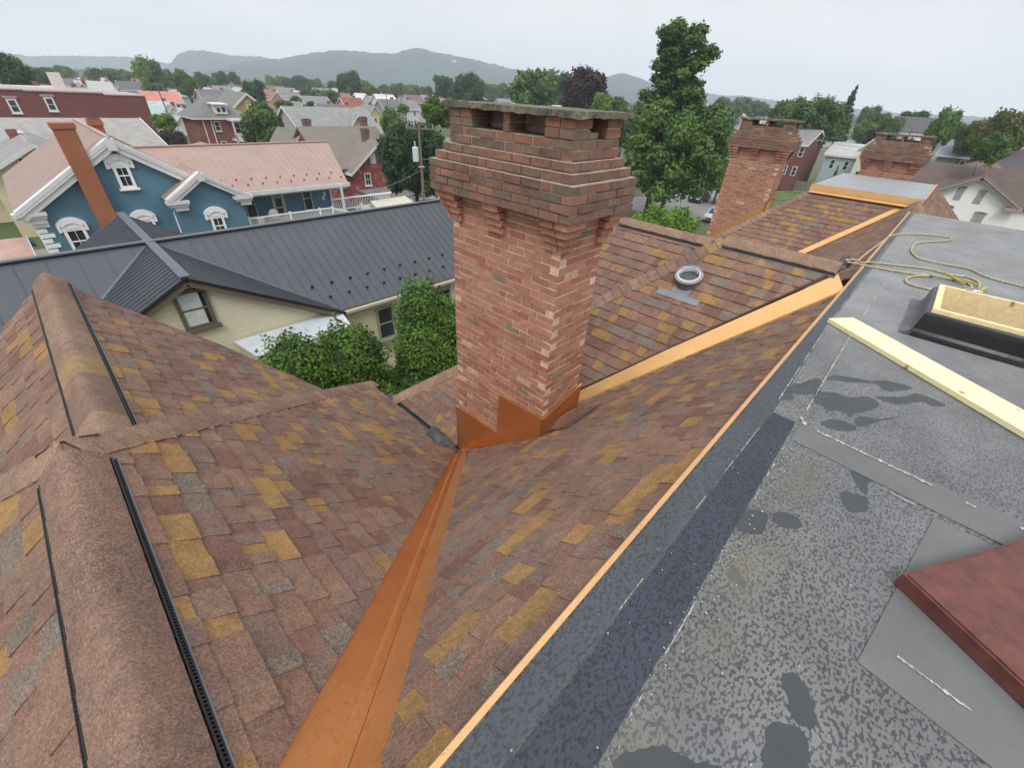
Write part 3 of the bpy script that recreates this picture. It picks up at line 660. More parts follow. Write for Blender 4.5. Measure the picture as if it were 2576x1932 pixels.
# ---------------------------------------------------------------- roof hatch curb, lid, plank, rope
WOOD=None
def woodmat(name,c1,c2):
    k=NT(name); p=k.obj(); mp=k.n('ShaderNodeMapping'); mp.inputs['Scale'].default_value=(1.2,9,9); k.l(p,mp.inputs[0])
    g=k.noise(3.2,5,.6,mp.outputs[0]); k.col(k.mix(k.ramp(g,[(.3,c1),(.7,c2)]),k.ramp(k.noise(7,2,.5),[(.69,(1,1,1)),(.76,(.45,.28,.16))]),1.0,'MULTIPLY')); k.rough(.7); return k.m
PINE=woodmat('new_pine',(.70,.53,.27),(.85,.70,.42)); PALE=woodmat('pale_board',(.80,.68,.36),(.88,.80,.50))
hc=thing('roof_hatch_curb','open wooden roof hatch frame wrapped in black membrane on the grey deck','hatch frame',(5.5,-1.2,-1.6))
x0,x1,y0,y1=5.02,5.92,-2.15,-.36; zt=-1.36; tk=.045
w=MB(); w.box(x0,x0+tk,y0,y1,-1.598,zt); w.box(x1-tk,x1,y0,y1,-1.598,zt); w.box(x0+tk,x1-tk,y0,y0+tk,-1.598,zt-.001); w.box(x0+tk,x1-tk,y1-tk,y1,-1.598,zt-.001)
w.build('wood_frame',PINE,hc)
GLOSS=painted('wet_black_membrane',(.010,.010,.014),.22,.2,5); GREYM=painted('scuffed_membrane',(.10,.105,.115),.6,.4,8,bump=.3,bscale=25)
sk=MB()
prof=[(0,zt-.035),(.010,zt-.037),(.020,zt-.048),(.026,zt-.065),(.03,zt-.09),(.034,-1.50),(.040,-1.55),(.055,-1.575),(.085,-1.588),(.12,-1.5925)]
def skirt(mb,a,b,outv,ea,eb):
    a=Vector(a);b=Vector(b);o=Vector(outv); t=(b-a).normalized(); nn=24
    for i in range(len(prof)-1):
        for j in range(nn):
            def q(pr,f):
                wob=0
                aa=a-t*pr[0]*ea; bb=b+t*pr[0]*eb
                r=aa+(bb-aa)*f+o*(pr[0]+.004+.0025*math.sin(f*9)*(pr[0]>.05)); return (r.x,r.y,pr[1])
            f=[q(prof[i],j/nn),q(prof[i],(j+1)/nn),q(prof[i+1],(j+1)/nn),q(prof[i+1],j/nn)]; mb.face(f)
skirt(sk,(x0,y1,0),(x0,y0,0),(-1,0,0),1,1); skirt(sk,(x1,y1,0),(x1,y0,0),(1,0,0),1,1)
sk.build('black_membrane_skirt',GLOSS,hc,smooth=True)
sk=MB(); skirt(sk,(x0,y1,0),(x1,y1,0),(0,1,0),1,1); skirt(sk,(x0,y0,0),(x1,y0,0),(0,-1,0),1,1); sk.build('grey_membrane_skirt',GREYM,hc,smooth=True)
iv=MB(); iv.box(x0+tk,x1-tk,y0+tk,y1-tk,-1.5975,-1.594); iv.build('shade_sheet',painted('opening_shade',(.02,.012,.01),.9),hc)  # dark sheet painted in for the shade down the open hatch
lid=thing('hatch_lid','square dark red metal hatch lid lying on the deck by the picture edge','hatch lid',(2.2,-1.3,-1.6))
RED=painted('red_oxide_metal',(.125,.040,.032),.55,.35,14,.1,bump=.15,bscale=18)
# rectangle with a corner at A0
A0=Vector((1.84,-.54)); e1=Vector((.62,-.377)).normalized(); e2=Vector((-.295,-.341)).normalized(); e2=Vector((-e1.y*-1,0)) if False else Vector((e1.y,-e1.x)).normalized()
def LP(a,b,z): q=A0+e1*a+e2*b; return (q.x,q.y,z)
lb=MB(); lb.slab([LP(0,0,-1.525),LP(.95,0,-1.525),LP(.95,.95,-1.525),LP(0,.95,-1.525)],.066)
lb.slab([LP(.012,.012,-1.519),LP(.938,.012,-1.519),LP(.938,.938,-1.519),LP(.012,.938,-1.519)],.0065)
lb.build('lid_panel',RED,lid)
hd=MB(); hd.tube([LP(.30,.5,-1.522),LP(.30,.5,-1.47),LP(.60,.5,-1.47),LP(.60,.5,-1.522)],.010,8); hd.build('handle',RED,lid)
pl=MB(); z=-1.558
pl.slab([(4.594,.271,z),(4.81,.114,z),(3.55,-1.56,z),(3.33,-1.40,z)],.036); pk=pl.build('wooden_plank',PALE)
tag(pk,'long pale pine board lying across the grey deck with its end at the edge','plank')
# plank direction from the photograph: turn the board about its far end
# rope
ROPE=None
k=NT('rope_fibre'); wv=k.n('ShaderNodeTexNoise'); wv.inputs['Scale'].default_value=60; k.l(k.obj(),wv.inputs['Vector'])
k.col(k.ramp(wv.outputs['Fac'],[(.35,(.28,.24,.13)),(.65,(.55,.49,.33))])); k.rough(.9); k.bump(wv.outputs['Fac'],.8,.01); ROPE=k.m
def spline(pts,n=8):
    P=[Vector(p) for p in pts]; out=[]
    for i in range(len(P)-1):
        p0=P[max(0,i-1)];p1=P[i];p2=P[i+1];p3=P[min(len(P)-1,i+2)]
        for j in range(n):
            t=j/n; out.append(.5*((2*p1)+(p2-p0)*t+(2*p0-5*p1+4*p2-p3)*t*t+(3*p1-p0-3*p2+p3)*t**3))
    out.append(P[-1]); return out
zr_=-1.586
rt=thing('rope','long off-white safety rope looped over the deck edge and coiled beside the hatch','rope',(8,-.3,-1.6))
r1=[(6.35,.50,-1.44),(6.75,.46,-1.50),(7.2,.47,-1.66),(8.0,.43,-1.64),(8.8,.36,-1.60),(9.35,.30,zr_),(9.8,.05,zr_),(10.06,-.30,zr_),(9.95,-.40,zr_),(9.6,-.30,zr_),(9.15,-.05,zr_),(8.6,.0,zr_),(8.2,-.06,zr_),(8.0,-.17,zr_),(8.0,-.42,zr_),(8.03,-.645,zr_),(7.78,-.83,zr_),(7.67,-1.16,zr_),(7.6,-1.7,zr_),(7.9,-2.4,zr_)]
r2=[(6.35,.50,-1.43),(6.75,.44,-1.50),(6.95,.38,-1.56),(7.2,.30,zr_),(7.35,.05,zr_),(7.52,-.25,zr_),(7.48,-.5,zr_),(7.55,-.65,zr_),(7.38,-.76,zr_),(7.1,-.75,zr_)]
r3=[(6.38,.48,-1.46),(6.8,.40,-1.55),(6.95,.34,zr_),(7.06,-.05,zr_),(7.2,-.33,zr_),(7.0,-.17,zr_),(6.72,-.11,zr_),(6.56,-.19,zr_),(6.6,-.44,zr_),(6.93,-.66,zr_),(7.14,-.69,zr_),(7.25,-.6,zr_),(7.15,-.3,zr_+.02)]
for r in (r1,r2,r3):
    t=MB(); t.tube(spline(r,8),.0115,7); t.build('rope_length',ROPE,rt,smooth=True)
YEL=painted('dirty_yellow_webbing',(.36,.31,.08),.8,.4,18); STL=painted('galvanised_steel',(.5,.5,.5),.35,.2,10,.9)
gb=MB()
gb.obox((7.02,-.78,-1.575),(1,-.2,0),(.2,1,0),(0,0,1),.13,.018,.014,.5); gb.obox((7.24,-.62,-1.57),(.3,1,0),(1,-.3,0),(0,0,1),.13,.014,.012); gb.obox((7.22,-.52,-1.56),(.6,.7,.1),(.7,-.6,0),(0,0,1),.14,.012,.01)
gb.build('yellow_webbing',YEL,rt)
gs=MB(); gs.obox((6.96,-.69,-1.575),(.1,1,0),(1,-.1,0),(0,0,1),.07,.02,.012); gs.tube([(6.9,-.62,-1.57),(6.88,-.70,-1.57),(6.9,-.78,-1.57)],.007,6); gs.build('rope_grab',STL,rt)
an=MB(); an.obox((6.62,.52,-1.52),(0,1,0),(1,0,.3),(0,0,1),.07,.10,.012); an.tube([(6.52,.50,-1.50),(6.52,.50,-1.44),(6.60,.50,-1.43),(6.64,.50,-1.5)],.012,6)
a_=an.build('rope_anchor',painted('dark_anchor_metal',(.07,.07,.075),.4,.2,9,.6),house); a_['label']='dark roof anchor the rope is tied to'
# ---------------------------------------------------------------- setting: ground, road, lot, hills
def groundmat():
    k=NT('ground_mix'); a=k.ramp(k.noise(.02,5,.6),[(.35,(.045,.075,.025)),(.5,(.07,.10,.035)),(.62,(.11,.105,.085)),(.7,(.14,.135,.12))])
    k.col(k.mix(a,k.ramp(k.noise(.6,5,.7),[(.3,(.75,)*3),(.7,(1.2,)*3)]),1.0,'MULTIPLY')); k.rough(.95); return k.m
g=MB(); g.face([(-2750,-2750,GZ),(2750,-2750,GZ),(2750,2750,GZ),(-2750,2750,GZ)]); tag(g.build('ground',groundmat()),kind='structure')
ASPH=painted('asphalt',(.20,.195,.185),.9,.2,1.5,bump=.2,bscale=30)
g=MB(); g.box(56,86,21.5,34.5,GZ-.2,GZ+.05); o=tag(g.build('parking_lot',ASPH),kind='structure')
g=MB(); g.box(-40,400,45.5,51.5,GZ-.2,GZ+.02); g.box(-40,400,112,118,GZ-.2,GZ+.021); g.box(44,50,-60,400,GZ-.2,GZ+.012); tag(g.build('street',ASPH),kind='structure')
def hills():
    k=NT('wooded_hill'); a=k.ramp(k.noise(.012,6,.7),[(.3,(.016,.036,.034)),(.7,(.036,.062,.054))]); k.col(a); k.rough(1)
    rr=random.Random(5)
    def ridge(name,pts,dist,depth,zb):
        # pts: (azimuth deg from +X, elevation tan)
        mb=MB(); n=140; rows=7
        import bisect
        A=[p[0] for p in pts]
        def ev(a):
            i=max(0,min(len(pts)-2,bisect.bisect_right(A,a)-1)); t=(a-A[i])/(A[i+1]-A[i]); t=t*t*(3-2*t)*.5+t*.5; return pts[i][1]+(pts[i+1][1]-pts[i][1])*t
        G=[]
        for i in range(n+1):
            a=A[0]+(A[-1]-A[0])*i/n; col=[]
            for j in range(rows+1):
                f=j/rows; d=dist-depth*(1-f); h=GZ+(ev(a)*dist-GZ)*(math.sin(f*math.pi/2)**1.3)+ (rr.uniform(-2.5,2.5) if j not in(0,) else 0)*(.5+.5*f)*dist/2600
                if j==rows: h=ev(a)*dist+rr.uniform(-1,1)*dist/900
                col.append((d*math.cos(R(a)),d*math.sin(R(a)),h))
            col.append(((dist+depth)*math.cos(R(a)),(dist+depth)*math.sin(R(a)),GZ))
            G.append(col)
        for i in range(n):
            for j in range(rows+1): mb.face([G[i][j],G[i+1][j],G[i+1][j+1],G[i][j+1]][::-1])
        tag(mb.build(name,k.m,smooth=False),kind='structure')
    ridge('hill',HILL_MAIN,1700,500,0); ridge('far_hill',HILL_LEFT,2150,300,0); ridge('farthest_hill',HILL_FAINT,2600,100,0); ridge('low_hill',HILL_RIGHT,2200,300,0)
HILL_MAIN=[(25,.012),(29.3,.030),(30.8,.036),(32.1,.040),(34.2,.032),(37.2,.027),(40.3,.033),(43.9,.037),(46.4,.043),(48.4,.048),(50.9,.0525),(52.6,.055),(54.0,.0588),(55.2,.0555),(56.7,.0475),(59,.0467),(60.6,.0475),(62.6,.0455),(64.4,.0404),(66.2,.034),(68,.0274),(69.6,.0254),(71.3,.0204),(72.9,.0136),(74.6,.0057),(76.2,-.002)]
HILL_LEFT=[(66,.010),(68.2,.0224),(68.8,.0277),(69.6,.0292),(71.9,.0276),(73.0,.0298),(74.1,.0308),(75.2,.0305),(75.9,.0267),(76.5,.0202),(77,.0113),(77.8,.0022)]
HILL_FAINT=[(74,.008),(78.3,.0121),(79.9,.0159),(82.4,.0135),(84.8,.0105),(86.3,.009),(90,.011),(98,.008)]
HILL_RIGHT=[(-20,.002),(-2.2,.0023),(1.1,.0053),(6.5,.0037),(7.6,.0057),(11.3,.0072),(14.5,.0095),(17.5,.0129),(19.7,.0158),(21.4,.0146),(25.3,.0224),(29,.022)]
hills()
# ---------------------------------------------------------------- buildings of the neighbourhood
GLASS=painted('dark_window_glass',(.025,.027,.032),.12,.4,1.5); WTRIM=painted('white_trim',(.62,.62,.62),.6,.08,2)
def win(face,c,u,w,h,parent,frame=WTRIM,depth=.05,fw=.11,mun=True,sill=True,vm=False,curtain=None,label=None):
    """face: outward unit normal; c: centre of the opening on the wall; u: horizontal unit vector"""
    n=Vector(face);u=Vector(u);z=Vector((0,0,1));c=Vector(c)
    f=MB()
    for s in(-1,1): f.obox(c+u*s*(w/2-fw/2)+n*depth*.5,u,n,z,fw/2,depth/2+.02,h/2)
    for s in(-1,1): f.obox(c+z*s*(h/2-fw/2)+n*depth*.5,u,n,z,w/2-fw,depth/2+.018,fw/2)
    if mun: f.obox(c+n*depth*.4,u,n,z,w/2-fw,depth/2,.03)
    if vm: f.obox(c+n*depth*.38,u,n,z,.012,depth/2,h/2-fw)
    fo=f.build('window',frame,parent)
    p=MB(); p.obox(c+n*.012,u,n,z,w/2-fw*.8,.012,h/2-fw*.8); p.build('pane',GLASS,fo).matrix_parent_inverse=Matrix.Identity(4)
    if curtain:
        q=MB(); q.obox(c+n*.028-u*w*.06,u,n,z,w/2-fw*1.5,.004,h/2-fw*1.1); q.build('curtain',curtain,fo).matrix_parent_inverse=Matrix.Identity(4)
    if sill:
        s=MB(); s.obox(c-z*(h/2+.05)+n*.06,u,n,z,w/2+.10,.09,.05); s.build('sill',frame,fo).matrix_parent_inverse=Matrix.Identity(4)
    if label: fo['label']=label
    return fo
def farwin(mb,face,c,u,w,h):
    n=Vector(face);u=Vector(u);z=Vector((0,0,1));c=Vector(c)
    mb.obox(c+n*.03,u,n,z,w/2,.03,h/2,.5,1); mb.obox(c+n*.04,u,n,z,w/2-.12,.035,h/2-.12,.5,0)
    mb.obox(c+n*.045,u,n,z,w/2-.12,.035,.03,.5,1)
def gable(x0,x1,y0,y1,ze,zr,axis,parent,wm,rm,oh=.35,thick=.18,trim=WTRIM,ztrim=True,zg=GZ):
    """walls with two gables and a solid two-plane roof; axis = direction of the ridge"""
    w=MB(); 
    if axis=='x':
        ym=(y0+y1)/2
        sec=[(x0,y0,zg),(x0,y1,zg),(x0,y1,ze),(x0,ym,zr),(x0,y0,ze)]; w.prism(sec,(x1-x0,0,0))
    else:
        xm=(x0+x1)/2
        sec=[(x0,y0,zg),(x1,y0,zg),(x1,y0,ze),(xm,y0,zr),(x0,y0,ze)]; w.prism(sec,(0,y1-y0,0))
    wall=w.build('wall',wm,parent)
    r=MB(); t=MB()
    if axis=='x':
        s=(zr-ze)/(ym-y0); 
        for sg in(-1,1):
            ye=ym+sg*(ym-y0+oh); zz=ze-s*oh+thick
            r.slab([(x0-oh,ym,zr+thick),(x1+oh,ym,zr+thick),(x1+oh,ye,zz),(x0-oh,ye,zz)],thick)
            if ztrim:
                for xx,d in((x0-oh-.04,-1),(x1+oh+.04,1)): t.prism([(xx,ym,zr+thick+.01),(xx,ye,zz+.01),(xx,ye,zz-thick-.1),(xx,ym,zr-.1)],(-d*.04,0,0))
                t.box(x0-oh,x1+oh,ye,ye+sg*.05,zz-thick-.12,zz-.01)
    else:
        s=(zr-ze)/(xm-x0)
        for sg in(-1,1):
            xe=xm+sg*(xm-x0+oh); zz=ze-s*oh+thick
            r.slab([(xm,y0-oh,zr+thick),(xm,y1+oh,zr+thick),(xe,y1+oh,zz),(xe,y0-oh,zz)],thick)
            if ztrim:
                for yy,d in((y0-oh-.04,-1),(y1+oh+.04,1)): t.prism([(xm,yy,zr+thick+.01),(xe,yy,zz+.01),(xe,yy,zz-thick-.1),(xm,yy,zr-.1)],(0,-d*.04,0))
                t.box(xe,xe+sg*.05,y0-oh,y1+oh,zz-thick-.12,zz-.01)
    roof=r.build('roof',rm,parent)
    if ztrim: t.build('trim',trim,parent)
    return wall,roof
def hip(x0,x1,y0,y1,ze,zr,parent,wm,rm,oh=.4,zg=GZ,trim=WTRIM):
    w=MB(); w.box(x0,x1,y0,y1,zg,ze); wall=w.build('wall',wm,parent)
    a0,a1,b0,b1=x0-oh,x1+oh,y0-oh,y1+oh; r=MB()
    W=a1-a0;D=b1-b0; k=min(W,D)/2*.92
    if W>D: A=(a0+k,(b0+b1)/2,zr);B=(a1-k,(b0+b1)/2,zr)
    else: A=((a0+a1)/2,b0+k,zr);B=((a0+a1)/2,b1-k,zr)
    c=[(a0,b0,ze),(a1,b0,ze),(a1,b1,ze),(a0,b1,ze)]
    if W>D: fs=[[c[0],c[1],B,A],[c[1],c[2],B],[c[2],c[3],A,B],[c[3],c[0],A]]
    else: fs=[[c[0],c[1],A],[c[1],c[2],B,A],[c[2],c[3],B],[c[3],c[0],A,B]]
    for f in fs: r.face(f)
    r.face(c[::-1]); r.build('roof',rm,parent)
    t=MB(); t.box(a0-.03,a1+.03,b0-.03,b1+.03,ze-.2,ze-.004); t.build('trim',trim,parent); return wall
def roofcol(name,c,var=.18,scale=1.2): return painted('roof_'+name,c,.9,var,scale,bump=.25,bscale=14)
def wallcol(name,c,var=.08): return painted('wall_'+name,c,.8,var,1.5)
def chim(parent,x,y,z0,z1,w,d,m,name='chimney',cap=True):
    c=MB(); c.box(x-w/2,x+w/2,y-d/2,y+d/2,z0,z1)
    if cap: c.box(x-w/2-.06,x+w/2+.06,y-d/2-.06,y+d/2+.06,z1-.35,z1-.12); c.box(x-w/2-.03,x+w/2+.03,y-d/2-.03,y+d/2+.03,z1-.12,z1)
    return c.build(name,m,parent)
def simplebrick(name,c1,c2,mort,sc=1.0):
    k=NT(name); b=k.n('ShaderNodeTexBrick'); p=k.obj(); 
    gm=k.n('ShaderNodeNewGeometry'); sp=k.n('ShaderNodeSeparateXYZ'); k.l(p,sp.inputs[0]); sn=k.n('ShaderNodeSeparateXYZ'); k.l(gm.outputs['Normal'],sn.inputs[0])
    ax=k.math('GREATER_THAN',k.math('ABSOLUTE',sn.outputs[0]),.7)
    h=k.math('ADD',k.math('MULTIPLY',ax,sp.outputs[1]),k.math('MULTIPLY',k.math('SUBTRACT',1.0,ax),sp.outputs[0]))
    cb=k.n('ShaderNodeCombineXYZ'); k.l(h,cb.inputs[0]); k.l(sp.outputs[2],cb.inputs[1]); k.l(cb.outputs[0],b.inputs['Vector'])
    b.inputs['Scale'].default_value=1; b.inputs['Brick Width'].default_value=.22*sc; b.inputs['Row Height'].default_value=.075*sc; b.inputs['Mortar Size'].default_value=.008*sc
    b.inputs['Color1'].default_value=(*c1,1); b.inputs['Color2'].default_value=(*c2,1); b.inputs['Mortar'].default_value=(*mort,1)
    k.col(k.mix(b.outputs['Color'],k.ramp(k.noise(.7,5,.7),[(.3,(.82,.8,.8)),(.7,(1.12,1.1,1.1))]),1.0,'MULTIPLY')); k.rough(.92); MATS[name]=k.m; return k.m
# -- grey metal roofed cream house, just beyond the garden shrubs
def metalmat(name,c,pitch_,axis):
    k=NT(name); p=k.obj(); sp=k.n('ShaderNodeSeparateXYZ'); k.l(p,sp.inputs[0])
    k.col(k.ramp(k.noise(.8,4,.6),[(.3,tuple(x*.9 for x in c)),(.7,tuple(x*1.08 for x in c))])); k.rough(.42); k.b.inputs['Metallic'].default_value=.15; MATS[name]=k.m; return k.m
GMET=metalmat('slate_grey_metal',(.068,.076,.088),.3,'x'); GCAP=painted('grey_metal_cap',(.115,.125,.14),.4,.1,2,.3)
PMET=metalmat('pink_metal',(.345,.24,.20),.3,'x'); PMET2=painted('pink_metal_cap',(.42,.28,.24),.45,.08,2)
def metalroof(name,pts,run,mat,parent,sp=.40,minor=3,h=.028,thick=.06,label=None):
    """metal sheet polygon (planar, convex) with raised seams every sp metres running down the fall line"""
    P=[Vector(p) for p in pts]; n=(P[1]-P[0]).cross(P[2]-P[0]).normalized(); n=n if n.z>0 else -n
    d=Vector((0,0,-1))-n*(-n.z); d.normalize(); u=n.cross(d).normalized(); o=P[0]
    q=[((p-o).dot(u),(p-o).dot(d)) for p in P]
    if area2(q)<0: q.reverse()
    mb=MB(); mb.slab(P,thick)
    um=min(a for a,b in q);uM=max(a for a,b in q); vm=min(b for a,b in q);vM=max(b for a,b in q)
    u0=math.ceil(um/sp)*sp; k=0
    while u0<uM:
        for j in range(minor+1):
            uu=u0+j*sp/(minor+1); w=.014 if j==0 else .02; hh=h if j==0 else .006
            c=clip([(uu-w,vm),(uu+w,vm),(uu+w,vM),(uu-w,vM)],q)
            if len(c)>=3 and abs(area2(c))>1e-3:
                pts3=[o+u*a+d*b+n*hh for a,b in c]; mb.slab(pts3,hh+.002)
        u0+=sp
    r=mb.build(name,mat,parent); 
    if label: r['label']=label
    return r
mh=thing('metal_roof_house','cream sided house with dark grey ribbed metal roof and snow guards','house',(6,20,GZ))
SID=None
k=NT('cream_siding'); sp_=k.n('ShaderNodeSeparateXYZ'); k.l(k.obj(),sp_.inputs[0]); fr_=k.math('FRACT',k.math('MULTIPLY',sp_.outputs[2],5.0))
k.col(k.mix(k.ramp(k.noise(1.2,4),[(.3,(.62,.56,.40)),(.7,(.70,.645,.48))]),k.ramp(fr_,[(0,(.55,.55,.5)),(.07,(1,1,1)),(1,(1,1,1))]),1.0,'MULTIPLY')); k.rough(.6); k.bump(fr_,.5,.02); SID=k.m
OLV=painted('olive_trim',(.115,.095,.06),.6,.1,3)
zr1,ze1=-5.50,-8.30; yr=21.6; ys_=17.0; sl_=(zr1-ze1)/(yr-ys_)
xg=2.25; zg1=-5.52; xl,xr_=-2.9,7.35; sg_=(zg1-ze1)/(xr_-xg)
w=MB(); w.box(-16,26,ys_+.35,26.0,GZ,ze1-.12); w.prism([(-16,ys_+.35,ze1-.13),(-16,26.0,ze1-.13),(-16,yr,zr1-.15)],(42,0,0)); w.prism([(xl+.4,17.05,GZ),(xr_-.55,17.05,GZ),(xr_-.55,17.05,ze1-.15),(xg,17.05,zg1-.22),(xl+.4,17.05,ze1-.15)],(0,3,0)); w.build('wall',SID,mh)
metalroof('roof',[(xg,yr,zr1-.015),(26.5,yr,zr1-.015),(26.5,ys_,ze1),(xr_,ys_,ze1)],'y',GMET,mh,sp=.42,label='broad right slope of the grey metal roof')
metalroof('roof',[(-16,yr,zr1-.015),(xg,yr,zr1-.015),(xl,ys_,ze1),(-16,ys_,ze1)],'y',GMET,mh,sp=.80,label='left slope of the grey metal roof')
metalroof('roof',[(xg,16.75,zg1),(xg,yr,zg1),(xr_,ys_,ze1),(xr_,16.75,ze1)],'x',GMET,mh,sp=.3,h=.02)
metalroof('roof',[(xg,16.75,zg1),(xg,yr,zg1),(xl,ys_,ze1),(xl,16.75,ze1)],'x',GMET,mh,sp=.3,h=.03)
metalroof('roof',[(xg,yr,zg1),(xg,27.2,zg1),(xg+4.6,27.2,ze1),(xg+4.6,yr+4.6,ze1)],'x',GMET,mh,sp=.3,h=.02)
metalroof('roof',[(xg,yr,zg1),(xg,27.2,zg1),(xg-4.6,27.2,ze1),(xg-4.6,yr+4.6,ze1)],'x',GMET,mh,sp=.3,h=.03)
metalroof('roof',[(-16,yr,zr1-.02),(26.5,yr,zr1-.02),(26.5,26.2,ze1),(-16,26.2,ze1)],'y',GMET,mh,sp=.8)
c=MB()
def capbar(a,b,w=.13,h=.05): 
    a=Vector(a);b=Vector(b);t=(b-a).normalized();s=t.cross(Vector((0,0,1))).normalized(); L_=(b-a).length
    c.obox((a+b)/2+Vector((0,0,.03)),t,s,s.cross(t),L_/2,w,h/2)
capbar((-16,yr,zr1),(26.5,yr,zr1)); capbar((xg,16.7,zg1+.01),(xg,27.2,zg1+.01),.15)
capbar((xg-.2,yr-.2,zr1-.12),(xl,ys_,ze1-.02),.06,.03); capbar((xg+.2,yr-.2,zr1-.12),(xr_,ys_,ze1-.02),.05,.03)
c.build('ridge_cap',GCAP,mh)
t=MB()
for (x_,s_) in((xr_,1),(xl,-1)):
    a=Vector((xg,16.74,zg1-.07));b=Vector((x_,16.74,ze1-.07)); tt=(b-a).normalized(); nn=Vector((0,-1,0)); 
    t.obox((a+b)/2-Vector((0,-.15,.14)),tt,(0,1,0),tt.cross(Vector((0,1,0))),(b-a).length/2,.16,.09)
t.build('rake_trim',OLV,mh)
t=MB()
for (x_,s_) in((xr_,1),(xl,-1)):
    a=Vector((xg,16.73,zg1-.04));b=Vector((x_,16.73,ze1-.04)); tt=(b-a).normalized()
    t.obox((a+b)/2,tt,(0,1,0),tt.cross(Vector((0,1,0))),(b-a).length/2,.03,.05)
t.build('rake_edge',BLK,mh)
gt=MB(); gt.box(xr_-.2,26.4,ys_-.13,ys_+.02,ze1-.18,ze1-.06); gt.build('gutter',painted('cream_gutter',(.50,.47,.38),.5,.1),mh)
t=MB(); t.box(xr_,26.4,ys_+.02,ys_+.30,ze1-.26,ze1-.10); t.build('soffit',OLV,mh)
fr_=win((0,-1,0),(2.20,17.03,-6.72),(1,0,0),.98,1.42,mh,frame=OLV,fw=.12,curtain=painted('lace_curtain',(.50,.53,.52),.8,.15,6),label='attic window with lace curtain')
for X_ in (9.55,13.2,16.6): win((0,-1,0),(X_,17.33,-9.75),(1,0,0),.95,1.75,mh,frame=painted('grey_green_trim',(.27,.28,.23),.6,.1),fw=.1)
# white awning roof over the side door
aw=MB(); aw.slab([(3.3,15.8,-8.55),(7.1,15.8,-8.55),(7.25,17.0,-8.27),(2.95,17.0,-8.27)],.07); o=aw.build('awning',painted('white_membrane_roof',(.47,.51,.55),.4,.1),mh); o['label']='white lean-to roof under the cream gable'
aw=MB(); aw.box(3.5,6.9,15.8,17.0,GZ,-8.66); aw.build('lean_to_wall',SID,mh)
# snow guards: two staggered rows of little black cleats
def guards(parent,xs0,xs1,n,pos,mat,s=.05,rows=2):
    for r_ in range(rows):
        for i in range(n):
            x=xs0+(xs1-xs0)*(i+.5*r_)/n; y,z=pos(r_)
            q=MB(); q.obox((x,y,z+.06),(1,0,0),(0,1,.6),(0,-.6,1),s,.012,s*1.1); q.obox((x,y+.06,z+.03),(1,0,0),(0,1,.6),(0,-.6,1),s*.45,.07,.03); q.build('snow_guard',mat,parent)
guards(mh,6.75,17.6,12,lambda r_:(ys_+.62+.62*(1-r_),ze1+sl_*(.62+.62*(1-r_))+.04),BLK,.055)

# -- blue house
BLU=painted('blue_stucco',(.085,.185,.255),.75,.10,1.2,bump=.15,bscale=20); BLUD=BLU
RBR=simplebrick('orange_brick',(.36,.125,.055),(.31,.10,.045),(.30,.16,.10)); 
bh=thing('blue_house','blue stuccoed house with pink metal roof and white arched window hoods','house',(6,38,GZ))
YB=34.0; ax_,az_=3.7,-3.05; ex0,ex1,ez=-1.2,8.6,-6.25
b=MB(); b.prism([(ex0+.35,YB,GZ),(ex1-.35,YB,GZ),(ex1-.35,YB,ez+.1),(ax_,YB,az_-.25),(ex0+.35,YB,ez+.1)],(0,12,0)); b.build('wall',BLU,bh)
sb_=(az_-ez)/(ax_-ex0)
metalroof('roof',[(ax_,YB-.35,az_),(ax_,YB+12.3,az_),(ex0-.1,YB+12.3,ez-.06),(ex0-.1,YB-.35,ez-.06)],'x',PMET,bh,sp=.45,h=.01,minor=0)
metalroof('roof',[(ax_,YB-.35,az_),(ax_,YB+12.3,az_),(ex1+.1,YB+12.3,ez-.06),(ex1+.1,YB-.35,ez-.06)],'x',PMET,bh,sp=.45,h=.01,minor=0)
# wing along X: ridge, long pink slope towards the camera, porch below
wr0,wr1=5.0,18.2; wyr=38.6; wz=-4.08; wye=33.6; wze=-6.30
metalroof('roof',[(wr0,wyr,wz),(wr1,wyr,wz),(16.9,wye,wze),(8.0,wye,wze)],'y',PMET,bh,sp=.45,h=.012,minor=0,label='long pink metal slope with snow guards')
metalroof('roof',[(wr0,wyr,wz),(wr1,wyr,wz),(wr1,wyr+5,wze),(8.0,wyr+5,wze)],'y',PMET,bh,sp=.45,h=.012,minor=0)
rc=MB(); rc.box(wr0,wr1+.05,wyr-.1,wyr+.1,wz,wz+.07); rc.box(ax_-.1,ax_+.1,YB-.3,YB+12.3,az_-.01,az_+.06); rc.build('ridge_cap',PMET2,bh)
b=MB(); b.box(9.3,16.2,35.6,43,GZ,-6.4); b.prism([(9.0,wye+2,-6.42),(9.0,43.4,-6.42),(9.0,wyr,wz-.1)],(8.5,0,0)); b.build('wing_wall',BLU,bh)
gt=MB(); gt.box(9.4,17.0,wye-.13,wye+.05,wze-.28,wze-.02); gt.box(9.4,16.9,wye+.05,wye+.25,wze-.40,wze-.2); gt.build('gutter',WTRIM,bh)
guards(bh,8.6,17.2,9,lambda r_:(wye+.55+.55*(1-r_),wze+.444*(.55+.55*(1-r_))+.02),painted('dull_copper_cleat',(.25,.13,.10),.5),.05)
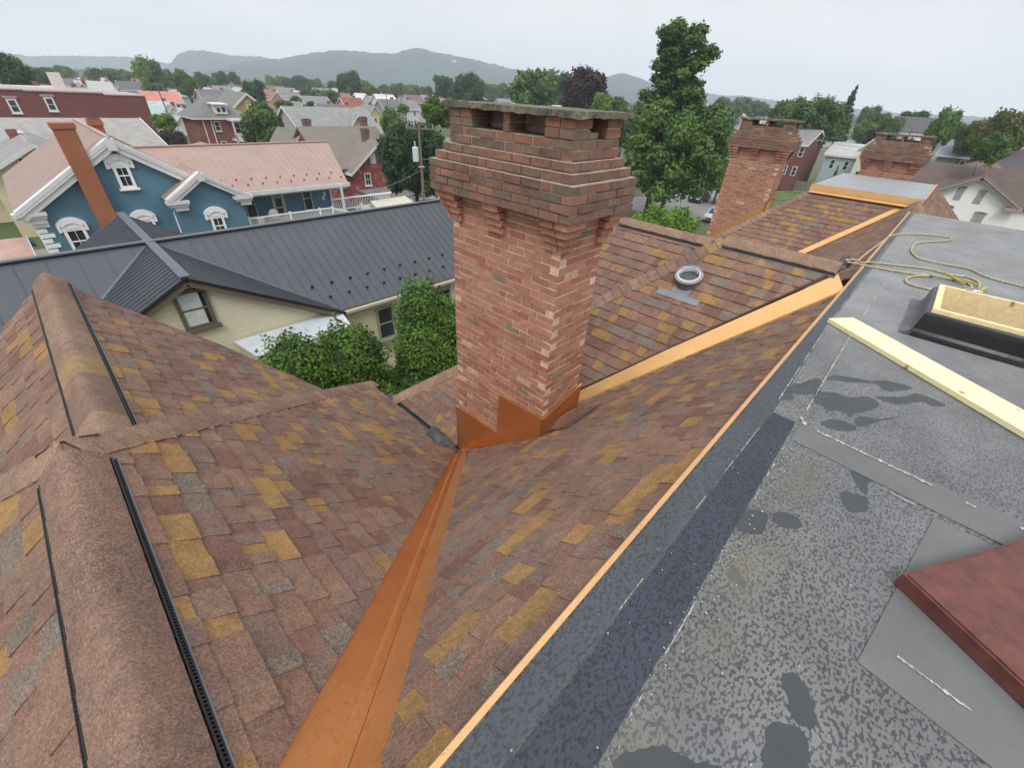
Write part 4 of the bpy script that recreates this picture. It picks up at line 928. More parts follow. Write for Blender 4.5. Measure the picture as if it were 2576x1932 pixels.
# bay gable
BY=33.0; bx,bz=7.1,-4.85; b0,b1,bez=5.35,9.1,-6.15
b=MB(); b.prism([(b0,BY,GZ),(b1,BY,GZ),(b1,BY,bez+.05),(bx+.1,BY,bz-.25),(b0,BY,bez+.05)],(0,6,0)); b.build('bay_wall',BLU,bh)
sA=(bz-bez)/(bx-b0+.3)
metalroof('roof',[(bx,BY-.3,bz),(bx,BY+5,bz),(b0-.35,BY+3.0,bez-.08),(b0-.35,BY-.3,bez-.08)],'x',PMET,bh,sp=.45,h=.01,minor=0)
metalroof('roof',[(bx,BY-.3,bz),(bx,BY+4.5,bz),(b1+.45,BY+2.0,bez-.2),(b1+.45,BY-.3,bez-.2)],'x',PMET,bh,sp=.45,h=.01,minor=0)
def rake(name,a,bb,wd,dp,yy,par,mat=WTRIM):
    a=Vector(a);bb=Vector(bb);t=(bb-a).normalized(); q=MB(); nv=t.cross(Vector((0,1,0)))
    if nv.z>0: nv=-nv
    q.obox((a+bb)/2+nv*wd/2,t,(0,1,0),nv,(bb-a).length/2,dp,wd/2); q.obox((a+bb)/2+nv*wd*.18,t,(0,1,0),nv,(bb-a).length/2,dp+.07,wd*.16)
    q.obox((a+bb)/2+nv*wd*.45-Vector((0,dp+.02,0)),t,(0,1,0),nv,(bb-a).length/2,.05,wd*.08)
    return q.build(name,mat,par)
rake('cornice',(ax_,YB-.18,az_+.03),(ex0-.1,YB-.18,ez-.03),.55,.22,YB,bh); rake('cornice',(ax_,YB-.18,az_+.03),(ex1+.1,YB-.18,ez-.03),.55,.22,YB,bh)
rake('cornice',(bx,BY-.15,bz+.03),(b0-.35,BY-.15,bez-.05),.42,.2,BY,bh); rake('cornice',(bx,BY-.15,bz+.03),(b1+.45,BY-.15,bez-.17),.42,.2,BY,bh)
q=MB(); q.box(ax_-.20,ax_+.20,YB-.50,YB+.02,az_-.62,az_-.05); q.box(bx-.18,bx+.18,BY-.44,BY+.02,bz-.48,bz-.05); q.build('apex_block',WTRIM,bh)
for (x_a,x_b,z_,y_) in((ex0-.25,ex0+1.05,ez-.12,YB),(b0-.4,b0+.75,bez-.15,BY),(b1-.55,b1+.55,bez-.2,BY)):
    q=MB(); q.box(x_a,x_b,y_-.42,y_+.1,z_-.18,z_); q.box(x_a+.12,x_b-.05,y_-.32,y_+.1,z_-.34,z_-.19); q.box(x_a+.35,x_b-.12,y_-.24,y_+.1,z_-.58,z_-.35); q.build('cornice_return',WTRIM,bh)
HOOD=painted('bright_white_trim',(.80,.80,.80),.6,.05,3)
def hood(cx,y,ztop,w,parent):
    """segmental arched hood: thick arc with square ears"""
    q=MB(); n=14; r=w*.62; h=.30; zc=ztop-r
    half=math.asin(min(.98,(w/2)/r)); P=[]
    for i in range(n):
        a0=-half+2*half*i/n; a1=-half+2*half*(i+1)/n
        A=[(cx+r*math.sin(a0),zc+r*math.cos(a0)),(cx+r*math.sin(a1),zc+r*math.cos(a1)),(cx+(r-h)*math.sin(a1),zc+(r-h)*math.cos(a1)-.0),(cx+(r-h)*math.sin(a0),zc+(r-h)*math.cos(a0))]
        q.prism([(p[0],y-.16,p[1]) for p in A],(0,.16,0))
    ze_=zc+r*math.cos(half)
    for s in(-1,1): q.box(cx+s*w/2-.13*(s>0)*1,cx+s*w/2+.13*(s<0),y-.155,y,ze_-.42,ze_-.0)
    q.prism([(cx-w/2+.1,y-.09,ze_-.40),(cx+w/2-.1,y-.09,ze_-.40)]+[(cx+(r-h*.7)*math.sin(a_),y-.09,zc+(r-h*.7)*math.cos(a_)) for a_ in [half-2*half*i/10 for i in range(11)]],(0,.08,0))
    return q.build('window_hood',HOOD,parent)
for (cx,zt_,zb_,y_,ww) in ((3.72,-3.85,-5.62,YB,.74),(.55,-6.80,-8.9,YB,.92),(3.75,-6.80,-8.9,YB,.92),(7.30,-6.85,-8.75,BY,.76)):
    f=win((0,-1,0),(cx,y_-.02,(zt_-.45+zb_)/2),(1,0,0),ww,(zt_-.45-zb_),bh,frame=HOOD,fw=.14,vm=True,depth=.08); hood(cx,y_,zt_,1.25,bh)
q=MB()
for i in range(10):
    ln=.62 if i%2==0 else .42; z0=-6.98-i*.27; q.box(ex0+.30,ex0+.30+ln,YB-.05,YB+.4,z0-.21,z0)
q.build('quoins',HOOD,bh)
chm=MB(); chm.box(1.68,2.55,YB-.545,YB+.15,GZ,-2.55); chm.box(1.62,2.61,YB-.60,YB+.2,-2.62,-2.38); chm.build('chimney',RBR,bh)['label']='broad orange brick chimney running up the blue gable'
chim(bh,4.1,40.2,-4.5,-2.62,.62,.7,RBR)
q=MB(); q.tube(spline([(b0-.3,BY+.05,-6.45),(b0-.15,BY+.25,-6.75),(b0+.1,BY+.45,-6.95),(b0+.02,YB-.1,-7.15),(b0-.02,YB-.1,-8.2),(b0-.02,YB-.1,GZ+.1)],4),.055,8); q.build('downspout',HOOD,bh)
# porch
pf=MB(); pf.box(9.2,16.4,33.3,35.6,-8.95,-8.78); pf.build('porch_floor',painted('porch_deck',(.34,.35,.37),.7),bh)
po=MB(); po.box(16.15,16.3,33.4,33.55,-8.78,-6.45); po.build('porch_post',WTRIM,bh); po=MB(); po.box(16.15,16.3,35.4,35.55,-8.78,-6.45); po.build('porch_post',WTRIM,bh)
TR2=painted('taupe_trim',(.44,.42,.38),.6,.1)
for cx in(10.2,14.35): win((0,-1,0),(cx,35.58,-7.55),(1,0,0),.72,1.75,bh,frame=TR2,fw=.09)
dr=MB(); cx,zt_,zb_=12.15,-6.75,-8.78
dr.box(cx-.45,cx+.45,35.5,35.6,zb_,zt_); do=dr.build('door',TR2,bh)
q=MB(); q.box(cx-.3,cx+.3,35.46,35.50,zt_-.38,zt_-.12); q.box(cx-.22,cx+.22,35.46,35.50,-7.9,-7.3); q.box(cx-.22,cx+.22,35.46,35.50,-8.6,-8.0); q.build('pane',GLASS,do)
rl=MB(); yy=33.35
rl.box(9.2,15.2,yy-.04,yy+.04,-7.98,-7.90); rl.box(9.2,15.2,yy-.03,yy+.03,-8.68,-8.60)
for i in range(60): rl.box(9.22+i*.1,9.25+i*.1,yy-.015,yy+.015,-8.65,-7.95)
for x in(9.25,12.0,14.2,15.2): rl.box(x-.06,x+.06,yy-.06,yy+.06,-8.8,-7.82)
rl.prism([(15.2,yy,-7.90),(16.9,yy,-8.5),(16.9,yy,-8.62),(15.2,yy,-8.02)],(0,.06,0)); rl.build('porch_railing',HOOD,bh)
q=MB(); q.box(9.75,10.15,33.2,33.5,-8.7,-7.98); q.build('air_conditioner',painted('pale_metal',(.50,.48,.45),.5,.1),bh)
q=MB()
for (x,z) in((15.75,-7.35),(15.6,-7.65)): q.box(x-.1,x+.1,35.5,35.62,z-.14,z+.14)
q.build('meter_box',painted('meter_grey',(.55,.58,.60),.5),bh)
q=MB(); cD=Vector((11.1,34.0,-8.0)); 
for i in range(6):
    for j in range(16):
        def dp(a,b_): r_=.35*a/6; th=2*math.pi*b_/16; return cD+Vector((r_*math.cos(th),-.10*(1-(a/6)**2)+.0,r_*math.sin(th)))
        q.face([dp(i,j),dp(i,j+1),dp(i+1,j+1),dp(i+1,j)])
dsh=q.build('satellite_dish',painted('dish_grey',(.45,.45,.46),.4),bh)
# stair deck with white fence beyond the porch
q=MB(); 
for i in range(34): q.box(16.9+i*.16,16.93+i*.16,36.5,36.53,-8.9,-8.1)
q.box(16.8,22.4,36.46,36.56,-8.12,-8.0); q.box(16.8,22.4,36.46,36.56,-8.95,-8.85)
for (A_,B_) in(((18.6,35.2,-8.45),(21.9,33.2,-9.7)),((18.6,35.2,-9.3),(18.6,38.0,-8.4))):
    A_=Vector(A_);B_=Vector(B_); q.prism([A_,B_,B_-Vector((0,0,.95)),A_-Vector((0,0,.95))],(.03,.06,0))
for (x,y,z) in((18.6,35.2,-8.35),(20.2,34.2,-8.95),(21.9,33.2,-9.6)): q.box(x-.07,x+.07,y-.07,y+.07,z-1.2,z+.05)
tag(q.build('deck_fence',HOOD),'white vinyl fence panels stepping down beside the pink roofed porch','fence')
q=MB(); q.slab([(20.2,36.5,-8.55),(24.6,37.6,-8.75),(24.4,34.6,-9.35),(19.9,33.7,-9.35)],.10); q.box(20.4,24.2,34.9,37.2,GZ,-9.3); tag(q.build('shed',painted('cream_membrane',(.55,.52,.43),.6,.12)),'low shed with flat cream roof behind the white fence panels','shed')
FH=[(18.3, 171.6, 2.2, -3.6, 'grey', 'white', 'y'),(23.2, 189.2, 2.7, -3.4, 'pale', 'white', 'x'),(31.3, 227.1, 3.3, -3.0, 'pale', 'white', 'y'),(38.3, 227.5, 7.0, -3.6, 'slate', 'white', 'x'),
(50.1, 268.0, 4.9, -3.2, 'rust', 'tan', 'x'),(49.9, 246.2, 6.7, -3.8, 'brown', 'white', 'y'),(9.2, 131.5, 2.0, -3.4, 'pink', 'white', 'x'),(5.4, 114.7, 1.4, -3.2, 'white', 'brick', 'x'),
(12.6, 139.3, 1.4, -3.8, 'grey', 'tan', 'x'),(35.9, 176.0, 8.9, -5.0, 'pinkred', 'white', 'x'),(49.6, 210.5, 6.1, -4.4, 'paleblue', 'paleblue', 'x'),(56.2, 201.6, 4.2, -4.0, 'pale', 'white', 'y'),
(73.6, 245.2, 9.8, -4.0, 'grey', 'grey', 'x'),(74.0, 281.3, 6.5, -3.2, 'grey', 'white', 'x'),(91.0, 289.9, 5.0, -3.0, 'brown', 'white', 'y'),(29.1, 146.0, 3.7, -6.2, 'paleblue', 'white', 'x'),
(30.4, 143.5, 3.3, -6.8, 'grey', 'white', 'y'),(31.7, 139.2, 2.8, -7.2, 'pale', 'white', 'y'),(101.1, 257.1, 7.0, -3.2, 'brown', 'pinkwall', 'x'),(101.5, 246.6, 8.1, -3.6, 'grey', 'white', 'x'),
(77.2, 199.4, 4.8, -4.4, 'rust', 'pinkwall', 'y'),(87.3, 209.2, 5.2, -4.4, 'grey', 'white', 'x'),(105.5, 237.1, 8.5, -4.4, 'pinkwhite', 'grey', 'x'),(80.1, 170.7, 9.3, -4.6, 'grey', 'grey', 'x'),
(62.1, 142.5, 5.4, -5.4, 'grey', 'grey', 'y'),(64.3, 130.5, 4.7, -5.2, 'greyd', 'grey', 'x'),(46.4, 117.9, 4.5, -6.0, 'greyd', 'grey', 'x'),(101.3, 192.9, 6.4, -3.8, 'rust', 'white', 'x'),
(116.3, 209.3, 6.0, -3.4, 'pinkwhite', 'brick', 'x'),(89.2, 162.4, 6.8, -4.4, 'redbrown', 'pinkwall', 'x'),(98.1, 170.1, 3.0, -3.2, 'white', 'white', 'y'),(69.1, 130.0, 6.1, -5.4, 'redbrown', 'pinkwall', 'x'),
(55.9, 115.0, 6.5, -5.8, 'grey', 'grey', 'x'),(57.5, 106.1, 6.1, -6.0, 'grey', 'grey', 'x'),(76.4, 128.7, 6.2, -5.2, 'grey', 'yellow', 'y'),(99.9, 165.2, 4.3, -3.8, 'green', 'white', 'y'),
(92.4, 143.1, 6.8, -4.0, 'greyd', 'greyd', 'x'),(99.2, 144.1, 7.1, -4.0, 'grey', 'white', 'x'),(166.3, 223.3, 11.4, -3.4, 'bluegrey', 'greyd', 'x'),(101.3, 160.1, 3.3, -3.0, 'white', 'white', 'x'),
(124.0, 174.5, 4.1, -3.0, 'brown', 'white', 'x'),(124.8, 157.2, 4.7, -3.2, 'grey', 'yellow', 'y'),(108.5, 223.9, 5.9, -2.8, 'grey', 'white', 'x'),(113.2, 217.9, 4.4, -2.6, 'pale', 'white', 'y'),
(171.5, 399.1, 8.0, -2.6, 'brown', 'white', 'x'),(140.8, 376.6, 7.1, -2.6, 'grey', 'white', 'x'),(96.5, 276.8, 5.5, -3.0, 'grey', 'tan', 'y'),(80.9, 246.6, 5.5, -3.4, 'greyd', 'grey', 'x'),
(249.9, 260.3, 9.2, -2.2, 'white', 'white', 'y'),(163.9, 160.4, 5.5, -2.6, 'grey', 'white', 'x'),(137.5, 114.5, 3.9, -2.4, 'white', 'white', 'x'),(148.5, 113.6, 4.4, -2.4, 'pink', 'tan', 'x'),
(345,124,9,-3.6,'pale','white','x'),(392,134,10,-3.4,'white','white','x'),(400,118,12,-3.2,'pale','white','x'),(430,112,9,-3.2,'grey','tan','y'),
(300,108,9,-4.2,'slate','grey','x'),(285.8, 94.2, 5.5, -3.4, 'white', 'white', 'x'),]
TR=[(4.9, 119.9, 1.9, -3.6, 5.1, 'hazydark'),(16.9, 239.4, -0.2, -4.8, 7.1, 'mid'),(26.0, 298.9, -0.8, -6.6, 7.6, 'mid'),(41.7, 327.4, 0.4, -5.7, 8.0, 'mid'),
(43.4, 296.8, -0.2, -5.4, 8.4, 'mid'),(53.5, 325.6, -0.6, -5.3, 6.8, 'mid'),(38.7, 196.2, 4.6, -4.6, 8.4, 'loose'),(47.4, 276.0, -0.0, -5.0, 4.9, 'mid'),
(46.8, 215.0, 1.1, -4.8, 6.3, 'mid'),(47.1, 194.4, 1.3, -4.9, 7.1, 'light'),(67.4, 251.1, 1.1, -5.1, 6.8, 'mid'),(85.7, 287.5, 2.1, -4.6, 8.1, 'dark'),
(94.4, 295.3, 2.2, -4.4, 7.3, 'dark'),(75.9, 269.5, 0.0, -5.0, 5.6, 'mid'),(49.2, 141.7, 0.1, -5.7, 6.3, 'dark'),(118.9, 307.8, 1.8, -6.0, 8.8, 'mid'),
(136.1, 333.3, 2.3, -5.0, 11.9, 'mid'),(136.9, 311.2, 3.2, -4.2, 12.5, 'dark'),(143.9, 308.1, 2.0, -5.0, 9.6, 'mid'),(116.0, 276.7, 1.1, -4.4, 6.8, 'dark'),
(109.2, 202.4, 4.8, -4.6, 11.6, 'dark'),(125.7, 216.1, 1.8, -4.6, 10.4, 'mid'),(88.5, 179.4, -2.0, -5.9, 8.1, 'light'),(51.6, 130.1, -4.1, -6.5, 4.9, 'light'),
(136.4, 267.2, 1.3, -4.6, 9.7, 'mid'),(25.5, 73.7, -2.4, -7.6, 6.0, 'mid'),(17.5, 90.3, -4.9, -7.0, 3.5, 'light'),(17.0, 86.3, -6.8, -8.9, 4.0, 'purple'),
(174.8, 279.9, 1.1, -6.1, 10.1, 'mid'),(176.5, 266.9, 2.2, -4.8, 11.0, 'mid'),(171.8, 245.9, 1.8, -4.8, 11.5, 'mid'),(123.8, 205.6, -1.8, -5.6, 5.3, 'dark'),
(184.2, 249.4, 1.4, -4.1, 9.3, 'mid'),(198.0, 251.4, 2.4, -3.7, 9.7, 'mid'),(130.7, 164.3, 5.2, -2.4, 10.8, 'dark'),(131.6, 150.6, 6.6, -2.7, 13.6, 'dark'),
(147.8, 176.2, 0.4, -4.1, 10.3, 'mid'),(227.7, 238.9, 5.0, -2.3, 14.9, 'mid'),(211.8, 212.4, 5.7, -3.8, 9.2, 'mid'),(29.5, 42.8, -1.9, -11.0, 7.7, 'dark2'),
(37.9, 49.1, -0.7, -3.4, 4.5, 'light'),(47.9, 57.7, -0.8, -3.0, 4.1, 'light'),(36.7, 57.3, -2.1, -6.0, 3.6, 'mid'),(104.9, 92.8, 6.8, -2.4, 15.3, 'mid'),
(133.2, 105.6, 6.9, -1.8, 9.1, 'dark'),(93.1, 67.5, 6.1, -2.0, 11.4, 'purple'),(79.0, 52.8, 1.3, -2.4, 4.4, 'light'),(127.2, 79.6, 0.9, -3.6, 7.9, 'mid'),
(53.7, 26.8, 7.3, -0.8, 9.4, 'bigtop'),(52.7, 24.3, 1.9, -9.7, 11.5, 'biglow'),(27.4, 12.2, -4.9, -8.7, 4.9, 'bright'),(70.8, 24.7, -5.6, -11.0, 4.9, 'light'),
(279.9, 108.0, 4.6, -1.6, 9.3, 'mid'),(292.5, 102.6, 5.2, -1.2, 11.8, 'mid'),(266.7, 85.2, 3.7, -2.6, 12.5, 'mid'),(186.7, 71.6, -0.4, -5.4, 9.5, 'mid'),
(225.6, 82.0, 0.4, -3.6, 8.5, 'mid'),(246.0, 84.2, 1.4, -1.8, 5.9, 'mid'),(105.3, 23.9, 3.5, -4.1, 11.1, 'mid2'),(116.2, 20.7, 4.4, -1.4, 3.4, 'conifer'),
(125.2, 34.8, 2.5, -2.7, 5.6, 'mid'),(207.8, 30.0, 3.1, -2.1, 7.2, 'mid'),(168.7, 21.1, 1.0, -2.9, 4.7, 'mid'),(148.5, 20.9, -0.9, -5.2, 5.6, 'mid'),
(139.2, 15.1, 0.3, -4.4, 4.9, 'mid'),(109.2, 13.4, -1.9, -4.9, 3.1, 'purple'),(159.4, 13.7, 1.7, -1.5, 7.4, 'dark'),(99.9, 4.2, 2.0, -2.5, 3.7, 'mid'),
(99.9, 5.1, 0.3, -2.7, 2.7, 'mid'),(112.0, 0.5, 0.9, -3.8, 5.0, 'yellowgreen'),(105.0, -2.8, 2.4, -3.8, 5.9, 'yellowgreen'),(75.0, -1.7, -0.7, -3.3, 3.2, 'mid'),
(120.0, 2.2, -0.3, -3.6, 3.7, 'mid'),(119.9, -4.8, 2.0, -4.2, 3.8, 'mid'),(61.3, 9.5, -4.8, -6.6, 1.7, 'spruce'),(78.2, 44.6, 0.1, -2.3, 2.3, 'mid'),
(64.3, 38.6, -0.2, -4.9, 3.7, 'mid'),(85.5, 51.8, -1.3, -5.8, 3.6, 'light'),(66.3, 156.5, -3.9, -6.0, 3.9, 'mid'),(61.7, 136.7, -4.5, -6.6, 3.1, 'dark'),
(61.2, 91.4, -3.0, -4.5, 2.9, 'light'),(127.2, 226.8, -2.3, -5.7, 6.5, 'light'),(220.9, 258.4, 3.7, -1.8, 9.1, 'dark'),]

RC={'grey':(.20,.20,.205),'greyd':(.13,.135,.14),'pale':(.40,.40,.39),'slate':(.11,.115,.135),'rust':(.26,.13,.10),'brown':(.17,.12,.10),'pink':(.42,.22,.20),'pinkred':(.50,.20,.17),'white':(.60,.60,.59),
    'paleblue':(.38,.46,.48),'pinkwhite':(.60,.47,.45),'redbrown':(.22,.085,.06),'green':(.22,.30,.24),'bluegrey':(.19,.21,.26)}
WC={'white':(.58,.58,.57),'tan':(.42,.36,.27),'brick':(.26,.09,.07),'pinkwall':(.45,.27,.24),'grey':(.34,.34,.33),'greyd':(.22,.22,.22),'yellow':(.52,.44,.22),'paleblue':(.36,.46,.50)}
WN={'white':'white','tan':'tan','brick':'brick','pinkwall':'pinkish','grey':'grey','greyd':'dark grey','yellow':'yellow','paleblue':'pale blue'}
RN={'grey':'grey','greyd':'dark grey','pale':'pale','slate':'slate','rust':'rusty','brown':'brown','pink':'pink','pinkred':'pinkish red metal','white':'white','paleblue':'pale blue','pinkwhite':'pinkish white','redbrown':'red-brown','green':'greenish','bluegrey':'blue-grey hipped'}
for k_,c_ in RC.items(): roofcol(k_,c_)
for k_,c_ in WC.items(): wallcol(k_,c_)
BRKW=simplebrick('dark_red_brick',(.18,.050,.043),(.15,.042,.038),(.17,.08,.07),1.6)
def farh(t,x,y,w,zr,rk,wk,axis,dep=None):
    dep=dep or max(5.5,min(9,w*.8)); ze=zr-2.3
    if axis=='x': b=(x-w/2,x+w/2,y,y+dep); 
    else: b=(x-dep*.4,x+dep*.4,y,y+w)
    if rk=='bluegrey': hip(*b,ze,zr,t,MATS['wall_'+wk],MATS['roof_'+rk])
    else: gable(*b,ze,zr,axis,t,MATS['wall_'+wk],MATS['roof_'+rk],ztrim=True,thick=.2)
    q=0
    for (f,u,c0,c1,fix) in (((0,-1,0),(1,0,0),b[0],b[1],b[2]),((-1,0,0),(0,1,0),b[2],b[3],b[0])):
        n=max(1,int((c1-c0)/2.6))
        for i in range(n):
            for zz in (ze-1.3,ze-4.0):
                p=c0+(c1-c0)*(i+.5)/n; mb=MB(); c=(p,fix,zz) if f[1] else (fix,p,zz)
                farwin(mb,f,c,u,.95,1.5); mb.build('window',[GLASS,WTRIM],t)
    chim(t,b[0]+(b[1]-b[0])*.72,(b[2]+b[3])/2+.5,zr-1.2,zr+.8,.7,.7,MATS['wall_brick'])
def regname(x,y):
    a=math.degrees(math.atan2(y,x))
    for lim,n in ((3,'beyond the gabled white house'),(9,'left of the gabled white house'),(17,'between the two far brick chimneys'),(24,'right of the tallest tree'),(36,'directly left of the tallest tree'),(46,'just past the near chimney crown'),(53,'under the highest hilltop'),(60,'beyond the light grey house'),(66,'past the red painted house'),(72,'behind the yellow gabled house'),(77,'near the square brick house'),(80,'left of the square brick house'),(84,'above the long brick building'),(181,'at the far left edge')):
        if a<lim: return n
ORD=['','second ','third ','fourth ','fifth ','sixth ','seventh ','eighth ','ninth ','tenth ']
UNIQ=('dense dark green tree behind the transformer pole','tallest tree with open airy top','big round maple standing under the tallest tree','bright green maple top behind the far roof ridge')
def labelled(items,fmt):
    """items: list of (obj, desc, x, y); adds the region and, for look-alikes, the order from left to right"""
    d={}
    for o,desc,x,y in items: d.setdefault((desc,regname(x,y)),[]).append((math.degrees(math.atan2(y,x)),o))
    for (desc,reg),l in d.items():
        if desc in UNIQ: l[0][1]['label']=desc; continue
        l.sort(key=lambda q:-q[0])
        for i,(a,o) in enumerate(l):
            if len(l)==1: o['label']=desc+' '+reg
            elif i==0: o['label']='leftmost '+desc+' '+reg
            elif i==len(l)-1: o['label']='rightmost '+desc+' '+reg
            else: o['label']=ORD[i]+desc+' from the left '+reg
items=[]
for (x,y,w,zr,rk,wk,ax) in FH:
    d=math.hypot(x,y); w=max(w,5.5 if d<150 else 7.5)
    t=thing('house',None,'house',(x,y,GZ),'distant houses of the town'); 
    items.append((t,'%s house with %s roof'%(WN[wk],RN[rk]),x,y)); farh(t,x,y,w,zr,rk,wk,ax)
# -- more distant roofs filling the town, further out
rr=random.Random(77); 
placed=[(a[0],a[1]) for a in FH]
nf=0
while nf<46:
    a=rr.uniform(40,86) if rr.random()<.8 else rr.uniform(12,40); d=rr.uniform(190,460); x=d*math.cos(R(a)); y=d*math.sin(R(a))
    if min(math.hypot(x-p,y-q) for p,q in placed)<13: continue
    placed.append((x,y)); nf+=1
    rk=rr.choice(['grey','greyd','pale','brown','slate','rust','grey','white']); wk=rr.choice(['white','white','tan','grey','pinkwall','yellow','brick']); ax=rr.choice('xy')
    t=thing('house',None,'house',(x,y,GZ),'distant houses of the town'); items.append((t,'%s house with %s roof'%(WN[wk],RN[rk]),x,y))
    farh(t,x,y,rr.uniform(8,12),-rr.uniform(2.9,4.6),rk,wk,ax)
labelled(items,None)
# -- long red brick building (far left)
rb=thing('brick_building','long flat roofed dark red brick building with two white framed windows','building',(9,108,GZ))
Y0=100; w=MB(); w.box(-6,3.9,Y0,Y0+14,GZ,-3.15); w.box(3.9,12.7,Y0,Y0+14,GZ,-3.25); w.box(12.7,17.9,Y0,Y0+14,GZ,-3.45); w.build('wall',BRKW,rb)
w=MB(); w.box(-6.1,3.95,Y0-.12,Y0+14,-3.14,-2.98); w.box(3.96,12.75,Y0-.12,Y0+14,-3.24,-3.06); w.box(12.76,18.0,Y0-.12,Y0+14,-3.44,-3.3); w.build('parapet_coping',painted('coping',(.38,.31,.29),.8,.15),rb)
for X_,z_ in((2.25,-5.05),(6.2,-4.75)):
    win((0,-1,0),(X_,Y0-.02,z_),(1,0,0),1.05,1.75,rb,fw=.2); q=MB(); q.box(X_-.75,X_+.75,Y0-.15,Y0,z_+.92,z_+1.2); q.build('lintel',painted('dull_lintel',(.34,.22,.20),.8),rb)
w=MB(); w.box(7.6,9.0,Y0+3,Y0+4.2,-3.2,-.9); w.build('chimney',painted('pale_stack',(.62,.56,.53),.8,.1),rb)
# -- grey roofed building with cream gable left of the blue house
gh=thing('cream_house','cream house with wide grey shingle roof behind the blue house','house',(3,70,GZ))
ROOFG=roofcol('warm_grey',(.29,.28,.265)); CREAM=painted('cream_stucco',(.62,.53,.36),.8,.1,1)
r=MB(); r.slab([(-14,77,-4.95),(12.3,77,-4.95),(12.9,62,-9.0),(-14,62,-9.0)],.25); r.slab([(-14,77,-4.95),(12.3,77,-4.95),(12.3,92,-9.0),(-14,92,-9.0)],.25); r.build('roof',ROOFG,gh)
r=MB(); r.prism([(12.35,77,-4.9),(12.95,62,-8.95),(12.95,62,-9.4),(12.35,77,-5.35)],(.12,0,0)); r.build('rake_trim',WTRIM,gh)
w=MB(); w.box(-14,12,63,91,GZ,-8.7); w.prism([(-14,63.2,-8.75),(-14,90.8,-8.75),(-14,77,-5.3)],(26,0,0)); w.build('wall',CREAM,gh)
gx,gy=1.15,56.0
gable(gx-3.6,gx+3.6,gy,gy+12,-7.6,-5.6,'y',gh,CREAM,roofcol('mauve_grey',(.25,.235,.235)),oh=.4,thick=.22)
win((0,-1,0),(.25,gy-.02,-6.95),(1,0,0),1.0,1.25,gh,fw=.14)
for (x,y,z) in((.9,58.5,-5.6),(4.3,72,-6.0)):
    q=MB(); q.tube([(x,y,z-.6),(x,y,z+.75)],.09,8); q.tube([(x,y,z+.75),(x,y,z+.9)],[.24,.16],10); q.build('vent_pipe',WTRIM,gh)
chim(gh,.4,66,-8,-5.2,.7,.7,MATS['wall_brick'])
q=MB(); q.box(10.2,12.0,60.5,62.5,GZ,-8.6); q.build('low_wing',WTRIM,gh)
# pale roofs at the left edge behind the quoins
ph=thing('low_house','low pinkish roofed house beside the white quoins of the blue house','house',(-3,30,GZ))
gable(-9,-1.75,30.5,41,-9.6,-8.1,'x',ph,CREAM,roofcol('faded_pink',(.42,.27,.23)),oh=.3)
# -- square brick house with double porch
fs=thing('foursquare_house','square red brick house with hipped grey roof, white dormer and double porch','house',(26,99,GZ))
BR2=simplebrick('foursquare_brick',(.24,.075,.055),(.20,.06,.045),(.22,.12,.10),1.6); RG=roofcol('weathered_grey',(.165,.165,.155))
hip(22.9,31.2,95.6,104,-6.1,-2.9,fs,BR2,RG,oh=.6)
q=MB(); q.box(26.2,28.0,95.4,98.5,-5.5,-4.3); q.slab([(25.9,95.0,-4.0),(28.3,95.0,-4.0),(28.3,99,-3.9),(25.9,99,-3.9)],.2); d_=q.build('dormer',WTRIM,fs)
q=MB(); q.box(26.5,27.0,95.33,95.4,-5.2,-4.65); q.box(27.3,27.8,95.33,95.4,-5.2,-4.5); q.build('pane',GLASS,d_)
q=MB(); 
for z in(-9.2,): q.box(27.6,32.4,92.9,95.6,z-.25,z); q.box(27.6,32.4,92.9,93.0,z,z+.85)
for x in(27.65,30,32.3): q.box(x-.1,x+.1,92.9,93.1,GZ,-6.35)
q.box(27.5,32.5,92.8,95.6,-6.4,-6.1); q.build('porch',WTRIM,fs)
for (x,z) in((25.9,-7.3),(26.1,-10.3)): win((0,-1,0),(x,95.55,z),(1,0,0),.9,1.5,fs)
for (x,z) in((29,-7.6),(31,-7.6),(29,-10.8)): win((0,-1,0),(x,95.55,z),(1,0,0),1.0,1.7,fs)
q=MB(); 
for x in(23.9,25.1): q.tube([(x,95.5,-6.3),(x,95.5,GZ)],.09,6)
q.build('downspout',WTRIM,fs)
# -- yellow gabled house
yh=thing('yellow_house','ochre yellow house whose white trimmed gable has a fan window','house',(38,118,GZ))
OCH=painted('ochre_wall',(.50,.31,.10),.8,.08)
gable(35.2,42.5,117,128,-6.0,-3.15,'y',yh,OCH,RG,oh=.6,thick=.35)
q=MB(); 
for i in range(10):
    a0=math.pi*i/10;a1=math.pi*(i+1)/10; c_=(39.0,-5.0)
    q.prism([(c_[0]+.75*math.cos(a0),116.9,c_[1]+.75*math.sin(a0)),(c_[0]+.75*math.cos(a1),116.9,c_[1]+.75*math.sin(a1)),(c_[0]+.58*math.cos(a1),116.9,c_[1]+.58*math.sin(a1)),(c_[0]+.58*math.cos(a0),116.9,c_[1]+.58*math.sin(a0))],(0,.1,0))
q.box(38.2,39.8,116.85,117,-5.1,-4.95); q.box(38.4,38.75,116.85,117,-6.2,-5.1); q.box(39.25,39.6,116.85,117,-6.2,-5.1); q.build('fan_window',WTRIM,yh)
